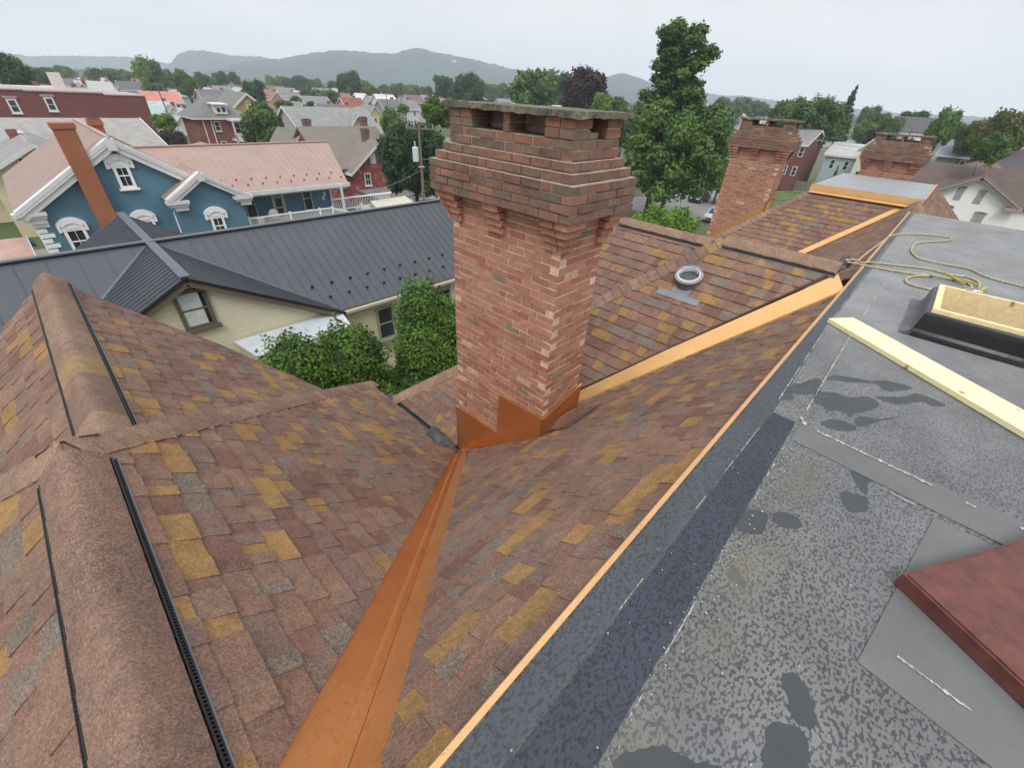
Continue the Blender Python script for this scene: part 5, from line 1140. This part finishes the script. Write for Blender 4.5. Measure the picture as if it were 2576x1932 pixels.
# -- red painted house
rp=thing('red_house','red house with peeling paint, brown-grey roof and two white attic shutters','house',(31,56,GZ))
k=NT('peeling_red_paint'); n_1=k.noise(1.1,5,.75); k.col(k.ramp(n_1,[(.46,(.23,.048,.040)),(.56,(.27,.075,.06)),(.64,(.42,.22,.17)),(.75,(.50,.33,.26))])); k.rough(.9); PEEL=k.m
RBN=roofcol('brown_grey',(.185,.165,.140),.12,.8)
gable(27.6,35.2,53,60,-8.75,-5.85,'y',rp,PEEL,RBN,oh=.55,thick=.2)
gable(25.0,34.9,54.2,65,-8.6,-4.85,'x',rp,PEEL,RBN,oh=.4,thick=.22,ztrim=False)
gable(24.0,26.6,60.5,67,-6.9,-5.35,'y',rp,PEEL,RBN,oh=.3,thick=.15)
for x in(30.4,32.3):
    q=MB(); q.box(x-.36,x+.36,52.88,53,-8.15,-7.0); 
    for i in range(10): q.box(x-.26,x+.26,52.85,52.9,-8.05+i*.1,-7.99+i*.1)
    q.build('shutter',WTRIM,rp)
for x in(29.4,33.75): win((0,-1,0),(x,52.98,-9.85),(1,0,0),.85,1.45,rp,fw=.12,vm=True)
for z in(-10.0,): win((0,-1,0),(26.3,54.15,z),(1,0,0),.85,1.45,rp,fw=.12)
r=MB(); r.slab([(27.8,53,-10.95),(36.2,53,-10.95),(36.9,49.4,-11.75),(29.9,49.2,-12.0)],.14); r.build('lean_to_roof',RG,rp)
r=MB(); r.box(30.2,36.3,49.8,53,GZ,-11.7); r.build('lean_to_wall',PEEL,rp)
q=MB(); q.box(33.5,34.3,49.7,49.82,GZ,-11.9); q.box(29.8,36.9,49.12,49.22,-12.2,-11.9); q.build('trim',WTRIM,rp)
OLDB=brick_old=simplebrick('old_brick',(.17,.09,.075),(.12,.075,.065),(.2,.16,.14),1.2)
chim(rp,31.3,55.6,-7.2,-4.6,.75,.75,OLDB); chim(rp,33.8,60,-5.6,-3.6,.7,.7,OLDB); chim(rp,26.3,60.5,-6,-3.9,.8,.8,OLDB)
# -- grey house with white dormer gable behind it
gy_=thing('grey_house','light grey house with a white trimmed front gable and two small windows','house',(42,86,GZ))
gable(34,48.5,80,92,-7.4,-3.9,'x',gy_,MATS['wall_grey'],roofcol('light_grey',(.235,.24,.235)),oh=.4)
gable(40.6,45.2,78.2,86,-7.2,-4.6,'y',gy_,MATS['wall_grey'],MATS['roof_light_grey'],oh=.35)
for x in(42.3,43.5): win((0,-1,0),(x,78.15,-6.5),(1,0,0),.8,.9,gy_,fw=.12)
# -- hipped roof hump behind the pink roof
lh=thing('low_hip_house','low building with rounded pale brown roof just behind the pink roof','house',(16,60,GZ))
hip(12.2,17.8,58,66,-7.35,-6.35,lh,MATS['wall_tan'],roofcol('pale_brown',(.25,.215,.185)),oh=.3)
# -- right hand side
wh=thing('white_gabled_house','white painted house with brown roof and arched grey windows beyond the deck','house',(75,-3,GZ))
WBR=painted('white_painted_brick',(.80,.785,.77),.8,.05,1,bump=.2,bscale=10); RBW=roofcol('dark_brown',(.105,.075,.065)); TAU=painted('taupe_cornice',(.30,.25,.225),.7,.08,2)
gable(72.6,84,-15,3.6,-7.5,-4.6,'y',wh,WBR,RBW,oh=.4,ztrim=False)
gable(71.8,78,-6.1,1.5,-7.3,-5.0,'x',wh,WBR,RBW,oh=.45,thick=.2,ztrim=False)
for (ya,za) in((1.95,-7.4),(-6.55,-7.4)):
    a=Vector((71.3,-2.3,-4.88));b=Vector((71.3,ya,za)); t=(b-a).normalized(); q=MB(); nv=t.cross(Vector((1,0,0))); nv=nv if nv.z<0 else -nv
    q.obox((a+b)/2+nv*.2,t,(1,0,0),nv,(b-a).length/2,.12,.16); q.obox((a+b)/2+nv*.05,t,(1,0,0),nv,(b-a).length/2,.25,.06); q.build('cornice',TAU,wh)
q=MB(); q.box(71.0,71.9,-6.7,-5.3,-7.8,-7.45); q.build('cornice_return',TAU,wh)
GW=painted('grey_window_glass',(.30,.29,.28),.3,.2,3)
for (y,zt_,w_,h_) in((-1.25,-6.1,.60,1.35),(-3.0,-6.2,.60,1.35),(-1.0,-8.1,.9,1.7),(-3.9,-8.3,.9,1.7)):
    q=MB(); P=[(71.74,y-w_/2,zt_-h_),(71.74,y+w_/2,zt_-h_),(71.74,y+w_/2,zt_-.12)]+[(71.74,y+w_/2*math.cos(math.pi*i/8),zt_-.12+.14*math.sin(math.pi*i/8)) for i in range(1,8)]+[(71.74,y-w_/2,zt_-.12)]
    q.prism(P,(.05,0,0)); f=q.build('window',GW,wh)
    q=MB(); 
    for i in range(8):
        a0=math.pi*i/8;a1=math.pi*(i+1)/8; q.prism([(71.66,y+(w_/2+.1)*math.cos(a0),zt_-.12+.18*math.sin(a0)),(71.66,y+(w_/2+.1)*math.cos(a1),zt_-.12+.18*math.sin(a1)),(71.66,y+(w_/2)*math.cos(a1),zt_-.14+.10*math.sin(a1)),(71.66,y+(w_/2)*math.cos(a0),zt_-.14+.10*math.sin(a0))],(.12,0,0))
    q.build('arch',TAU,f).matrix_parent_inverse=Matrix.Identity(4)
def rhouse(name,label,b,ze,zr,ax,wm,rm,wins=(),**k_):
    t=thing(name,label,'house',((b[0]+b[1])/2,(b[2]+b[3])/2,GZ)); gable(*b,ze,zr,ax,t,wm,rm,**k_)
    for (y,z) in wins:
        mb=MB(); farwin(mb,(-1,0,0),(b[0],y,z),(0,1,0),.8,1.5); mb.build('window',[GLASS,WTRIM],t)
    return t
rhouse('brick_house','red brick house with grey roof just right of the second chimney crown',(95,107,20.6,30),-4.9,-2.9,'y',BRKW,MATS['roof_grey'],[(21,-6),(22.6,-6),(24.2,-6),(21,-9),(22.6,-9),(24.2,-9)])
rhouse('pale_blue_house','pale blue sided house with grey porch roof behind the spruce',(100,110,13.2,18.0),-6.2,-4.6,'y',MATS['wall_paleblue'],MATS['roof_pale'],[(14.5,-7.6),(16.6,-7.6),(14.5,-9.6)])
rhouse('cream_narrow_house','narrow cream house with white awning left of the farthest chimney',(92,102,10.2,12.3),-4.4,-3.2,'x',painted('cream_wall2',(.60,.56,.42),.8,.06),MATS['roof_white'],[(11.3,-5.4),(11.3,-8.2)])
rhouse('dark_roofed_house','tall house with big dark grey roof behind the farthest chimney',(140,150,7.4,15.6),-3.0,-.15,'y',MATS['wall_white'],roofcol('charcoal',(.085,.085,.092)),[(9,-4.6),(12,-4.6)])
rhouse('white_outbuilding','small white gabled house seen through openings of the farthest chimney',(118,126,7.0,10.5),-4.6,-3.0,'x',MATS['wall_white'],MATS['roof_pale'],[(8.8,-5.8)])
rhouse('slate_roofed_house','house with blue-grey roof right of the farthest chimney',(112,122,-2.8,3.6),-5.2,-3.1,'y',MATS['wall_greyd'],MATS['roof_bluegrey'],[(0,-6.4)])
rhouse('yellow_gabled_house','house with bright yellow gable behind the gabled white house',(88,97,-6.2,1.2),-6.6,-4.4,'x',painted('bright_yellow',(.66,.55,.14),.7,.05),roofcol('mid_brown',(.15,.09,.07)),[],trim=TAU)
rhouse('purple_roofed_house','house with dark purplish roof and small porch gable under the right hand trees',(100,110,-9.5,-3.2),-6.4,-3.4,'y',MATS['wall_greyd'],roofcol('purple_grey',(.085,.07,.085)),[(-5,-7.5)])
# ---------------------------------------------------------------- fences, poles, wires, cars
FW=painted('weathered_board',(.20,.185,.155),.9,.25,3)
q=MB(); 
for i in range(70): q.box(97.9,98.0,13.5+i*.155,13.5+i*.155+.145,GZ,GZ+1.8+.03*math.sin(i*2.1))
q.box(98.0,98.06,13.5,24.3,GZ+1.4,GZ+1.5); tag(q.build('board_fence',FW),'grey weathered board fence beside the second chimney','fence')
q=MB(); 
for i in range(9): q.tube([(84.5,24+i*1.4,GZ),(84.5,24+i*1.4,GZ+1.6)],.04,6)
for z in(.5,1.0,1.5): q.tube([(84.5,24,GZ+z),(84.5,35.2,GZ+z)],.025,5)
tag(q.build('lot_fence',painted('fence_metal',(.25,.25,.26),.5)),'low metal rail fence at the back of the car park','fence')
g=MB(); g.box(86,99,10,26,GZ-.1,GZ+.03); tag(g.build('lawn',painted('lawn_green',(.085,.15,.03),.95,.25,2)),kind='structure')
PW=painted('pole_wood',(.16,.125,.10),.9,.25,4)
def pole(x,y,h,label,arm=True,trans=False,r=.14,lean=(0,0)):
    t=thing('utility_pole',label,'utility pole',(x,y,GZ)); q=MB(); q.tube([(x,y,GZ),(x+lean[0],y+lean[1],GZ+h)],[r,r*.75],10); q.build('post',PW,t)
    X_,Y_=x+lean[0],y+lean[1]
    if arm:
        q=MB(); q.obox((X_,Y_-.12,GZ+h-.5),(.75,-.65,0),(.65,.75,0),(0,0,1),1.2,.05,.06); q.build('crossarm',PW,t)
        q=MB(); 
        for s in(-1.1,-.5,.5,1.1): q.tube([(X_+.75*s,Y_-.12-.65*s,GZ+h-.44),(X_+.75*s,Y_-.12-.65*s,GZ+h-.22)],.05,6)
        q.build('insulators',painted('insulator',(.35,.33,.32),.3),t)
    if trans:
        q=MB(); cx,cy=X_-.38,Y_+.20; z=GZ+h-3.0; q.tube([(cx,cy,z),(cx,cy,z+1.05)],.27,14); q.tube([(cx,cy,z+1.05),(cx,cy,z+1.12)],[.28,.2],14); q.tube([(cx,cy,z+1.1),(cx-.02,cy,z+1.55)],.055,8); q.build('transformer',painted('pale_grey_enamel',(.55,.57,.58),.4,.05),t)
        q=MB(); q.box(X_-.2,X_+.2,Y_-.2,Y_+.2,z-.5,z-.35); q.tube([(X_+.1,Y_,z-.4),(X_+.1,Y_,z-4)],.05,6); q.build('bracket',painted('galvanised',(.3,.3,.3),.5),t)
    return (X_,Y_,GZ+h)
p1=pole(24.6,34.6,10.1,'weathered utility pole with a white transformer in front of the dark green trees',trans=True)
p2=pole(28.5,77,8.0,'leaning wooden pole in front of the round green tree',arm=False,lean=(-.3,0)); p3=pole(33.5,72,6.6,'short wooden pole right of the round green tree',arm=False)
p4=pole(26.5,130,10.6,'brown utility pole left of the square brick house',lean=(-.5,0)); p5=pole(85,176,11.2,'thin utility pole above the grey roofs in mid town'); p6=pole(88,140,10.2,'pair of thin poles above the green gabled house, left one',arm=False); p7=pole(92,138,10.4,'taller right pole above the green gabled house')
p8=pole(100,8.0,11.0,'dark utility pole beside the narrow cream house')
WIRE=painted('wire_black',(.05,.05,.05),.6); WIRL=painted('wire_pale',(.30,.33,.34),.6)
def wire(name,label,a,b,sag,r=.018,m=WIRE):
    a=Vector(a);b=Vector(b); P=[a.lerp(b,i/24)-Vector((0,0,sag*4*(i/24)*(1-i/24))) for i in range(25)]; q=MB(); q.tube(P,r,5); tag(q.build(name,m),label,'cable')
wire('power_line','thin wire from the transformer pole towards the chimney crown',(24.7,34.5,-5.2),(46,30,-4.4),.5,.014,WIRL)
wire('power_line','slack wire running down left from the transformer pole over the red house eave',(24.5,34.8,-6.2),(20.5,40,-8.6),.3,.014,WIRL)
wire('power_line','upper wire slanting across the round green tree',(28.2,77,-5.2),(46,66,-8.3),.8,.03,WIRL); wire('power_line','lower wire slanting across the round green tree',(28.2,77,-6.8),(46,66,-9.2),.8,.03,WIRL)
wire('power_line','long pale wire behind the far brick chimneys',(90,30,-2.7),(98,6,-4.9),.3,.04,WIRL)
wire('power_line','pale wire crossing behind the second chimney shaft low down',(62,24,-9.2),(80,10,-8.9),.4,.025,WIRL)
wire('power_line','dark wire over the mid town roofs',p5,p7,1.5,.03); wire('power_line','dark wire above the yellow gabled house',p4,p5,2.5,.03)
def car(label,x,y,ang,c,L_=4.5,W=1.8,H=1.42):
    t=thing('parked_car',label,'car',(x,y,GZ+.05),'cars in the car park behind the chimney'); u=Vector((math.cos(ang),math.sin(ang),0)); v=Vector((-u.y,u.x,0)); o=Vector((x,y,GZ+.05))
    def P(a,b,z): return o+u*a+v*b+Vector((0,0,z))
    pr=[(-L_/2,.35),(-L_/2,.62),(-L_/2+.15,.78),(-L_*.22,.92),(L_*.30,.95),(L_/2-.08,.90),(L_/2,.60),(L_/2,.35),(L_/2-.2,.22),(-L_/2+.2,.22)]
    q=MB(); secs=[(-W/2,.0,.93),(-W/2+.09,.0,1.0),(W/2-.09,.0,1.0),(W/2,.0,.93)]
    R_=[]
    for b,dz,s in secs:
        R_.append([P(a*(1 if abs(b)<W/2-.01 else .985),b,z*(1 if abs(b)<W/2-.01 else .97)) for a,z in pr])
    n=len(pr)
    for i in range(3):
        for j in range(n): q.face([R_[i][j],R_[i][(j+1)%n],R_[i+1][(j+1)%n],R_[i+1][j]])
    q.face(R_[0][::-1]); q.face(R_[3])
    m_=painted('car_paint_%d'%(c[0]*1000),c,.25,.03,1,.3); q.build('body',m_,t)
    cab=[(-L_*.23,.90),(-L_*.06,H),(L_*.18,H+.0),(L_*.37,.92)]
    g_=MB(); A=[P(a,-W/2+.10+(.14 if z>1 else 0),z) for a,z in cab]; B=[P(a,W/2-.10-(.14 if z>1 else 0),z) for a,z in cab]
    for i in range(3):
        if i!=1: g_.face([A[i],A[i+1],B[i+1],B[i]])
    g_.face(A[::-1]); g_.face(B); g_.build('windows',GLASS,t)
    r_=MB(); r_.slab([A[1]+Vector((0,0,.03)),A[2]+Vector((0,0,.03)),B[2]+Vector((0,0,.03)),B[1]+Vector((0,0,.03))],.05)
    for S in(A,B):
        for i in(0,2): r_.tube([S[i],S[i+1]],.045,6)
        r_.tube([S[1].lerp(S[2],.4),S[0].lerp(S[3],.45)],.04,6)
    r_.build('roof_panel',m_,t)
    for a in(-L_*.31,L_*.30):
        for b in(-W/2+.04,W/2-.04):
            s_=1 if b>0 else -1
            q=MB(); q.tube([P(a,b-s_*.1,.32),P(a,b+s_*.06,.32)],.32,16); wv_=q.build('wheel',BLK,t)
            q=MB(); q.tube([P(a,b+s_*.05,.32),P(a,b+s_*.075,.32)],.19,12); q.build('rim',painted('alloy',(.4,.4,.42),.4,.05,2,.6),wv_).matrix_parent_inverse=Matrix.Identity(4)
    for b in(-W/2+.32,W/2-.32):
        q=MB(); q.obox(P(-L_/2+.03,b,.66),v,u,(0,0,1),.20,.05,.07); q.build('headlight',painted('lamp_glass',(.6,.62,.65),.15),t)
    q=MB(); q.obox(P(-L_/2-.005,0,.5),v,u,(0,0,1),.45,.03,.09); q.build('grille',BLK,t)
car('dark grey sedan at the left of the car park',70.8,27.0,.02,(.05,.06,.07)); car('white car parked beside the dark sedan',73.5,23.9,.02,(.62,.63,.65)); car('white sedan nearer the camera, cut by the second chimney',60.2,20.3,.1,(.63,.64,.66))
q=MB(); q.box(79,79.06,27.5,28.0,GZ+1.3,GZ+2.1); q.tube([(79.08,27.75,GZ),(79.08,27.75,GZ+2)],.04,6); tag(q.build('parking_sign',WTRIM),'small white sign on a post behind the dark grey sedan','sign')
# cell tower on the hill
tw=thing('cell_tower','thin lattice cell tower standing on the hillside','tower',(956,1154,20))
q=MB(); bx_,by_=956,1154
for i in range(3):
    a=i*2.094; q.tube([(bx_+4*math.cos(a),by_+4*math.sin(a),-10),(bx_+1.5*math.cos(a),by_+1.5*math.sin(a),68)],.4,5)
for k_ in range(9):
    z=-8+k_*8; 
    for i in range(3):
        a=i*2.094;b=(i+1)*2.094; r1_=4-2.5*(z+10)/100; r2_=4-2.5*(z+18)/100; q.tube([(bx_+r1_*math.cos(a),by_+r1_*math.sin(a),z),(bx_+r2_*math.cos(b),by_+r2_*math.sin(b),z+8)],.3,4)
q.build('mast',painted('tower_steel',(.42,.43,.44),.5,.05),tw)
q=MB()
for z in(46,64):
    for i in range(6):
        a=i*1.047; q.box(bx_+4.5*math.cos(a)-.7,bx_+4.5*math.cos(a)+.7,by_+4.5*math.sin(a)-.7,by_+4.5*math.sin(a)+.7,z-2.6,z+2.6)
q.build('antennas',painted('antenna_white',(.8,.8,.8),.5,.03),tw)
# turret/white parapet pieces peeking above the chimney slab
tt=thing('white_turret','white crenellated chimney top just above the near chimney slab','chimney',(66,53,GZ))
q=MB(); q.box(65.2,66.4,52.4,53.6,GZ,-1.75); q.box(65.2,65.6,52.4,53.6,-1.75,-1.35); q.box(66.0,66.4,52.4,53.6,-1.75,-1.35); q.build('stack',HOOD,tt)
# ---------------------------------------------------------------- trees
def leafmat(name,dark,mid,light,trans=.25):
    k=NT(name); c=k.ramp(k.attr('rnd'),[(0,dark),(.5,mid),(1,light)])
    oi=k.n('ShaderNodeObjectInfo'); v_=k.math('MULTIPLY_ADD',oi.outputs['Random'],.5,.75); hsn=k.n('ShaderNodeHueSaturation'); k.l(v_,hsn.inputs['Value']); k.l(c,hsn.inputs['Color']); c=hsn.outputs[0]
    k.col(c); k.rough(.62); k.b.inputs['Specular IOR Level'].default_value=.25
    t=k.n('ShaderNodeBsdfTranslucent'); k.l(c,t.inputs['Color']); mx_=k.n('ShaderNodeMixShader'); mx_.inputs[0].default_value=trans
    k.l(k.b.outputs[0],mx_.inputs[1]); k.l(t.outputs[0],mx_.inputs[2]); k.l(mx_.outputs[0],k.t.nodes['Material Output'].inputs['Surface']); MATS[name]=k.m; return k.m
LM={'mid':leafmat('leaf_mid',(.042,.090,.020),(.098,.178,.038),(.18,.28,.065)),'dark':leafmat('leaf_dark',(.024,.056,.020),(.05,.105,.034),(.095,.165,.055)),
    'light':leafmat('leaf_light',(.06,.12,.012),(.12,.21,.025),(.19,.30,.04)),'purple':leafmat('leaf_purple',(.020,.010,.012),(.040,.022,.024),(.075,.042,.040)),
    'yellow':leafmat('leaf_yellow',(.07,.095,.015),(.14,.16,.03),(.20,.22,.05)),'brush':leafmat('leaf_brush',(.06,.045,.025),(.10,.08,.045),(.14,.13,.07)),
    'holly':leafmat('leaf_holly',(.040,.095,.015),(.110,.215,.030),(.22,.36,.062))}
BARK=painted('bark',(.075,.06,.048),.95,.3,6,bump=.4,bscale=20)
def crown_mesh(name,blobs,n,size,seed,mat,fill=.55,droop=0,amp=1.0):
    rr=random.Random(seed); mb=MB(); wts=[b[3]*b[4]*b[5] for b in blobs]
    cl=[(rr.uniform(-1,1),rr.uniform(-1,1),rr.uniform(-1,1),rr.uniform(.0,1)) for _ in range(60)]
    for i in range(n):
        b=rr.choices(blobs,wts)[0]
        while True:
            d=Vector((rr.gauss(0,1),rr.gauss(0,1),rr.gauss(0,1)))
            if d.length>.01: break
        d.normalize(); 
        # lumpy radius so the outline breaks into sprays
        lump=.80+.20*math.sin(d.x*7+b[0]*3+seed)*math.sin(d.y*6+b[1]*5)*1.0+.12*math.sin(d.z*11+d.x*9+seed*2)
        lump=1-(1-lump)*amp; rad=(fill+(1-fill)*rr.random()**.6)*lump
        if rr.random()<.06: rad*=1.12
        p=Vector((b[0]+d.x*b[3]*rad,b[1]+d.y*b[4]*rad,b[2]+d.z*b[5]*rad))
        nn=(d+Vector((rr.gauss(0,.55),rr.gauss(0,.55),rr.gauss(0,.55)+.35))).normalized()
        a=nn.cross(Vector((rr.gauss(0,1),rr.gauss(0,1),rr.gauss(0,1)))).normalized(); c=nn.cross(a)
        s=size*rr.uniform(.6,1.3); e=s*rr.uniform(.45,.75)
        ck=.5+.5*math.sin(p.x*2.1/size*.12+b[0])*math.sin(p.y*1.7/size*.12+b[2]); col=max(0,min(1,.15+.5*ck+rr.gauss(0,.16)))
        tip=p+a*s-Vector((0,0,droop*s))
        mb.face([p-a*s*.8,p+c*e-nn*.08*s,tip,p-c*e-nn*.08*s],col)
    me=mb.build(name,mat); d_=me.data; bpy.data.objects.remove(me); return d_
def trunk_mesh(seed,h=1.0,r=.03):
    rr=random.Random(seed); mb=MB(); mb.tube([(0,0,0),(.01,0,h*.35),(-.01,.01,h*.62)],[r,r*.8,r*.55],8)
    for i in range(7):
        a=i*2.4; z=h*(.36+.035*i); L_=rr.uniform(.10,.17); mb.tube([(0,0,z),(math.cos(a)*L_*.4,math.sin(a)*L_*.4,z+L_*.45),(math.cos(a)*L_*.7,math.sin(a)*L_*.7,z+L_*1.0)],[r*.45,r*.3,r*.12],6)
    o=mb.build('trunk',BARK); d=o.data; bpy.data.objects.remove(o); return d
# unit crowns: centred on 0, radius about 1, height about 2
def blobs_round(seed,n=9,sp=.5,r=.52,top=.0):
    rr=random.Random(seed); L_=[(0,0,0,.7,.7,.8)]
    for i in range(n):
        a=i*2.399+rr.random()*.5; z=-.75+1.5*(i+.5)/n; q=sp*math.sqrt(max(.05,1-(z*.85)**2)); L_.append((q*math.cos(a),q*math.sin(a),z*.75,r*rr.uniform(.75,1.1),r*rr.uniform(.75,1.1),r*rr.uniform(.7,1)))
    return L_
PRO={}
for i in range(4): PRO['r%d'%i]=crown_mesh('crown',blobs_round(i+1,9+i,.52,.50),8000,.075,i+10,LM['mid'])
PRO['big']=crown_mesh('crown',blobs_round(21,30,.70,.30),34000,.036,31,LM['mid'],.45)
rb_=random.Random(19); TB=[(0,0,-.3,.3,.3,.6),(.1,0,.3,.28,.28,.4)]
for i in range(30):
    z=-.9+1.75*i/29; e=(.78-.30*(z+.9)/1.75)*(1 if z<.75 else .6); a=i*2.4; q=e*rb_.uniform(.25,.85); TB.append((q*math.cos(a)+.10*(z>0),q*math.sin(a),z,rb_.uniform(.16,.27),rb_.uniform(.16,.27),rb_.uniform(.10,.18)))
PRO['top']=crown_mesh('crown',TB,24000,.034,33,LM['mid'],.35)
PRO['loose']=crown_mesh('crown',[(-.5,0,-.3,.35,.35,.35),(.4,.1,-.2,.4,.4,.4),(-.2,0,.35,.32,.3,.35),(.35,0,.6,.25,.25,.35),(0,0,-.5,.6,.6,.4),(-.55,.1,.65,.18,.18,.25)],3200,.085,34,LM['mid'],.3)
PRO['cone']=crown_mesh('crown',[(0,0,-.9+i*.2,.95-.095*i,.95-.095*i,.13) for i in range(10)],4200,.10,35,LM['dark'],.5,droop=.5)
TRK=[trunk_mesh(i) for i in range(3)]
KM={'mid':'mid','mid2':'mid','dark':'dark','hazydark':'dark','dark2':'dark','light':'light','purple':'purple','bigtop':'mid','biglow':'mid','bright':'light','loose':'mid','conifer':'dark','spruce':'dark','yellowgreen':'yellow'}
KD={'mid':'mid green leafy tree','mid2':'broad mid green tree','dark':'dark green tree','hazydark':'big dark hazy tree','dark2':'dense dark green tree behind the transformer pole','light':'light green tree','purple':'dark purple-leaved tree','bigtop':'tallest tree with open airy top','biglow':'big round maple standing under the tallest tree','bright':'bright green maple top behind the far roof ridge','loose':'loose airy tree','conifer':'dark pointed conifer','spruce':'small dark spruce','yellowgreen':'yellowish green tree'}
titems=[]
def tree(x,y,zt,zb,w,kind,rr,sz=None):
    name='conifer_tree' if kind in('conifer','spruce') else 'leafy_tree'
    t=thing(name,None,'tree',(x,y,GZ),'trees of the town'); titems.append((t,KD[kind],x,y))
    zb2=max(GZ+1.2,zb-.35*(zt-zb)); 
    if kind in('conifer','spruce'): zb2=max(GZ+.4,zb-3)
    h=(zt-zb2)/2; key={'bigtop':'top','biglow':'big','dark2':'big','loose':'r2','conifer':'cone','spruce':'cone','mid2':'big','bright':'big'}.get(kind) or 'r%d'%rr.randrange(4)
    c=bpy.data.objects.new('crown',PRO[key]); COL.objects.link(c); c.parent=t; r=max(w/2,.35*h)*(1.6 if kind=='bigtop' else 1.55 if kind=='conifer' else 1.16 if kind=='biglow' else 1.06)
    c.location=(0,0,(zt+zb2)/2-GZ); c.scale=(r,r,h*1.04); c.rotation_euler=(0,0,rr.uniform(0,6.28) if kind not in('bigtop',) else .7)
    c.material_slots[0].link='OBJECT'; c.material_slots[0].material=LM[KM[kind]]
    k=bpy.data.objects.new('trunk',rr.choice(TRK)); COL.objects.link(k); k.parent=t; hh=(zt-GZ); k.scale=(min(hh,w*1.4),min(hh,w*1.4),hh)
    return t
rr=random.Random(5)
for (x,y,zt,zb,w,kind) in TR: tree(x,y,zt,zb,w,kind,rr)
for i in range(60):   # further trees between the distant houses
    a=rr.uniform(38,90) if rr.random()<.75 else rr.uniform(-4,38); d=rr.uniform(230,520); x=d*math.cos(R(a)); y=d*math.sin(R(a)); zt=rr.uniform(-3,1.0)
    tree(x,y,zt,zt-rr.uniform(5,7),rr.uniform(7,13),rr.choice(['mid','dark','mid','light','mid']),rr)
for (x,y,zt,w) in((86,27,-8.6,5),(88,31,-8.2,6),(87.5,23,-9.2,4)):
    t=thing('brush',None,'bush',(x,y,GZ),'brown brush behind the car park'); c=bpy.data.objects.new('foliage',PRO['r1']); COL.objects.link(c); c.parent=t; c.location=(0,0,(zt-GZ)/2); c.scale=(w*.6,w*.7,(zt-GZ)*.55); c.material_slots[0].link='OBJECT'; c.material_slots[0].material=LM['brush']
    titems.append((t,'brownish scrubby bush behind the car park',x,y))
labelled(titems,None)
# the two big shrubs between the houses
def shrub(name,label,blobs,n,size,seed):
    t=thing(name,label,'shrub',(blobs[0][0],blobs[0][1],GZ))
    me=crown_mesh('foliage',blobs,n,size,seed,LM['holly'],.78,0,.6); o=bpy.data.objects.new('foliage',me); COL.objects.link(o); o.parent=t; o.matrix_parent_inverse=Matrix.Translation(-Vector(t.location))
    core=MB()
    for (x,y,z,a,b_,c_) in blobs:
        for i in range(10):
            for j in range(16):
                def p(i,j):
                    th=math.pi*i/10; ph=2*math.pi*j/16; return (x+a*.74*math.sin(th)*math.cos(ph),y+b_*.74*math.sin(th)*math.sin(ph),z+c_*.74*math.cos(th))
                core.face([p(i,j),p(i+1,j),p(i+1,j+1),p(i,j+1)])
    core.build('shaded_core',painted('shrub_shade',(.018,.042,.010),.95),t)  # solid core behind the leaves, inner shade put into its dark green
    q=MB(); q.tube([(blobs[0][0],blobs[0][1],GZ),(blobs[0][0],blobs[0][1],blobs[0][2])],.12,8); q.build('trunk',BARK,t)
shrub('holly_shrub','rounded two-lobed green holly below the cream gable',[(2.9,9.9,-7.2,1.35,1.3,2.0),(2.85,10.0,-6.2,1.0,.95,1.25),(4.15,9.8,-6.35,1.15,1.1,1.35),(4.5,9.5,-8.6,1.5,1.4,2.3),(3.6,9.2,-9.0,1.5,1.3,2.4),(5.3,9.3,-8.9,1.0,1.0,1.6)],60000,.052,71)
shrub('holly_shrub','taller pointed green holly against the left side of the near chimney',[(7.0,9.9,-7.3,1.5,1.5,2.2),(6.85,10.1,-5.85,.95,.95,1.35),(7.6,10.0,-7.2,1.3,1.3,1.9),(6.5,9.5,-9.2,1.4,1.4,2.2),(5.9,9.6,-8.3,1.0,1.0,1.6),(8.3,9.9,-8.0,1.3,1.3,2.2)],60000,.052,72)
# far woodland between the town and the hills
mb=MB(); rr=random.Random(8)
for i in range(1500):
    a=rr.uniform(-28,104); d=rr.uniform(480,1350); x0_=d*math.cos(R(a)); y0_=d*math.sin(R(a)); w_=rr.uniform(7,16); h_=rr.uniform(5,11); cc_=rr.random()
    for j in range(22):
        v_=Vector((rr.gauss(0,1),rr.gauss(0,1),abs(rr.gauss(0,1)))).normalized(); p=Vector((x0_+v_.x*w_*.5,y0_+v_.y*w_*.5,GZ+h_*.25+v_.z*h_*.75))
        a_=v_.cross(Vector((rr.gauss(0,1),rr.gauss(0,1),rr.gauss(0,1)))).normalized(); b_=v_.cross(a_); s=rr.uniform(1.2,2.4); mb.face([p-a_*s,p-b_*s*.8,p+a_*s,p+b_*s*.8],min(1,max(0,cc_*.6+rr.random()*.4)))
tag(mb.build('far_woodland',LM['dark']),'hazy far-off woodland between the town and the hills','woodland',kind='stuff')
# ---------------------------------------------------------------- haze
hz=MB(); hz.box(-2850,2850,-2850,2850,GZ-1,150)
hm=bpy.data.materials.new('haze_air'); hm.use_nodes=True; nt=hm.node_tree; nt.nodes.clear(); pv=nt.nodes.new('ShaderNodeVolumePrincipled'); ou=nt.nodes.new('ShaderNodeOutputMaterial')
pv.inputs['Density'].default_value=.00044; pv.inputs['Color'].default_value=(.82,.90,1.0,1); pv.inputs['Anisotropy'].default_value=.1; nt.links.new(pv.outputs[0],ou.inputs['Volume'])
tag(hz.build('haze',hm),kind='stuff')
for o in bpy.data.objects:
    if '_w' in o.keys(): del o['_w']
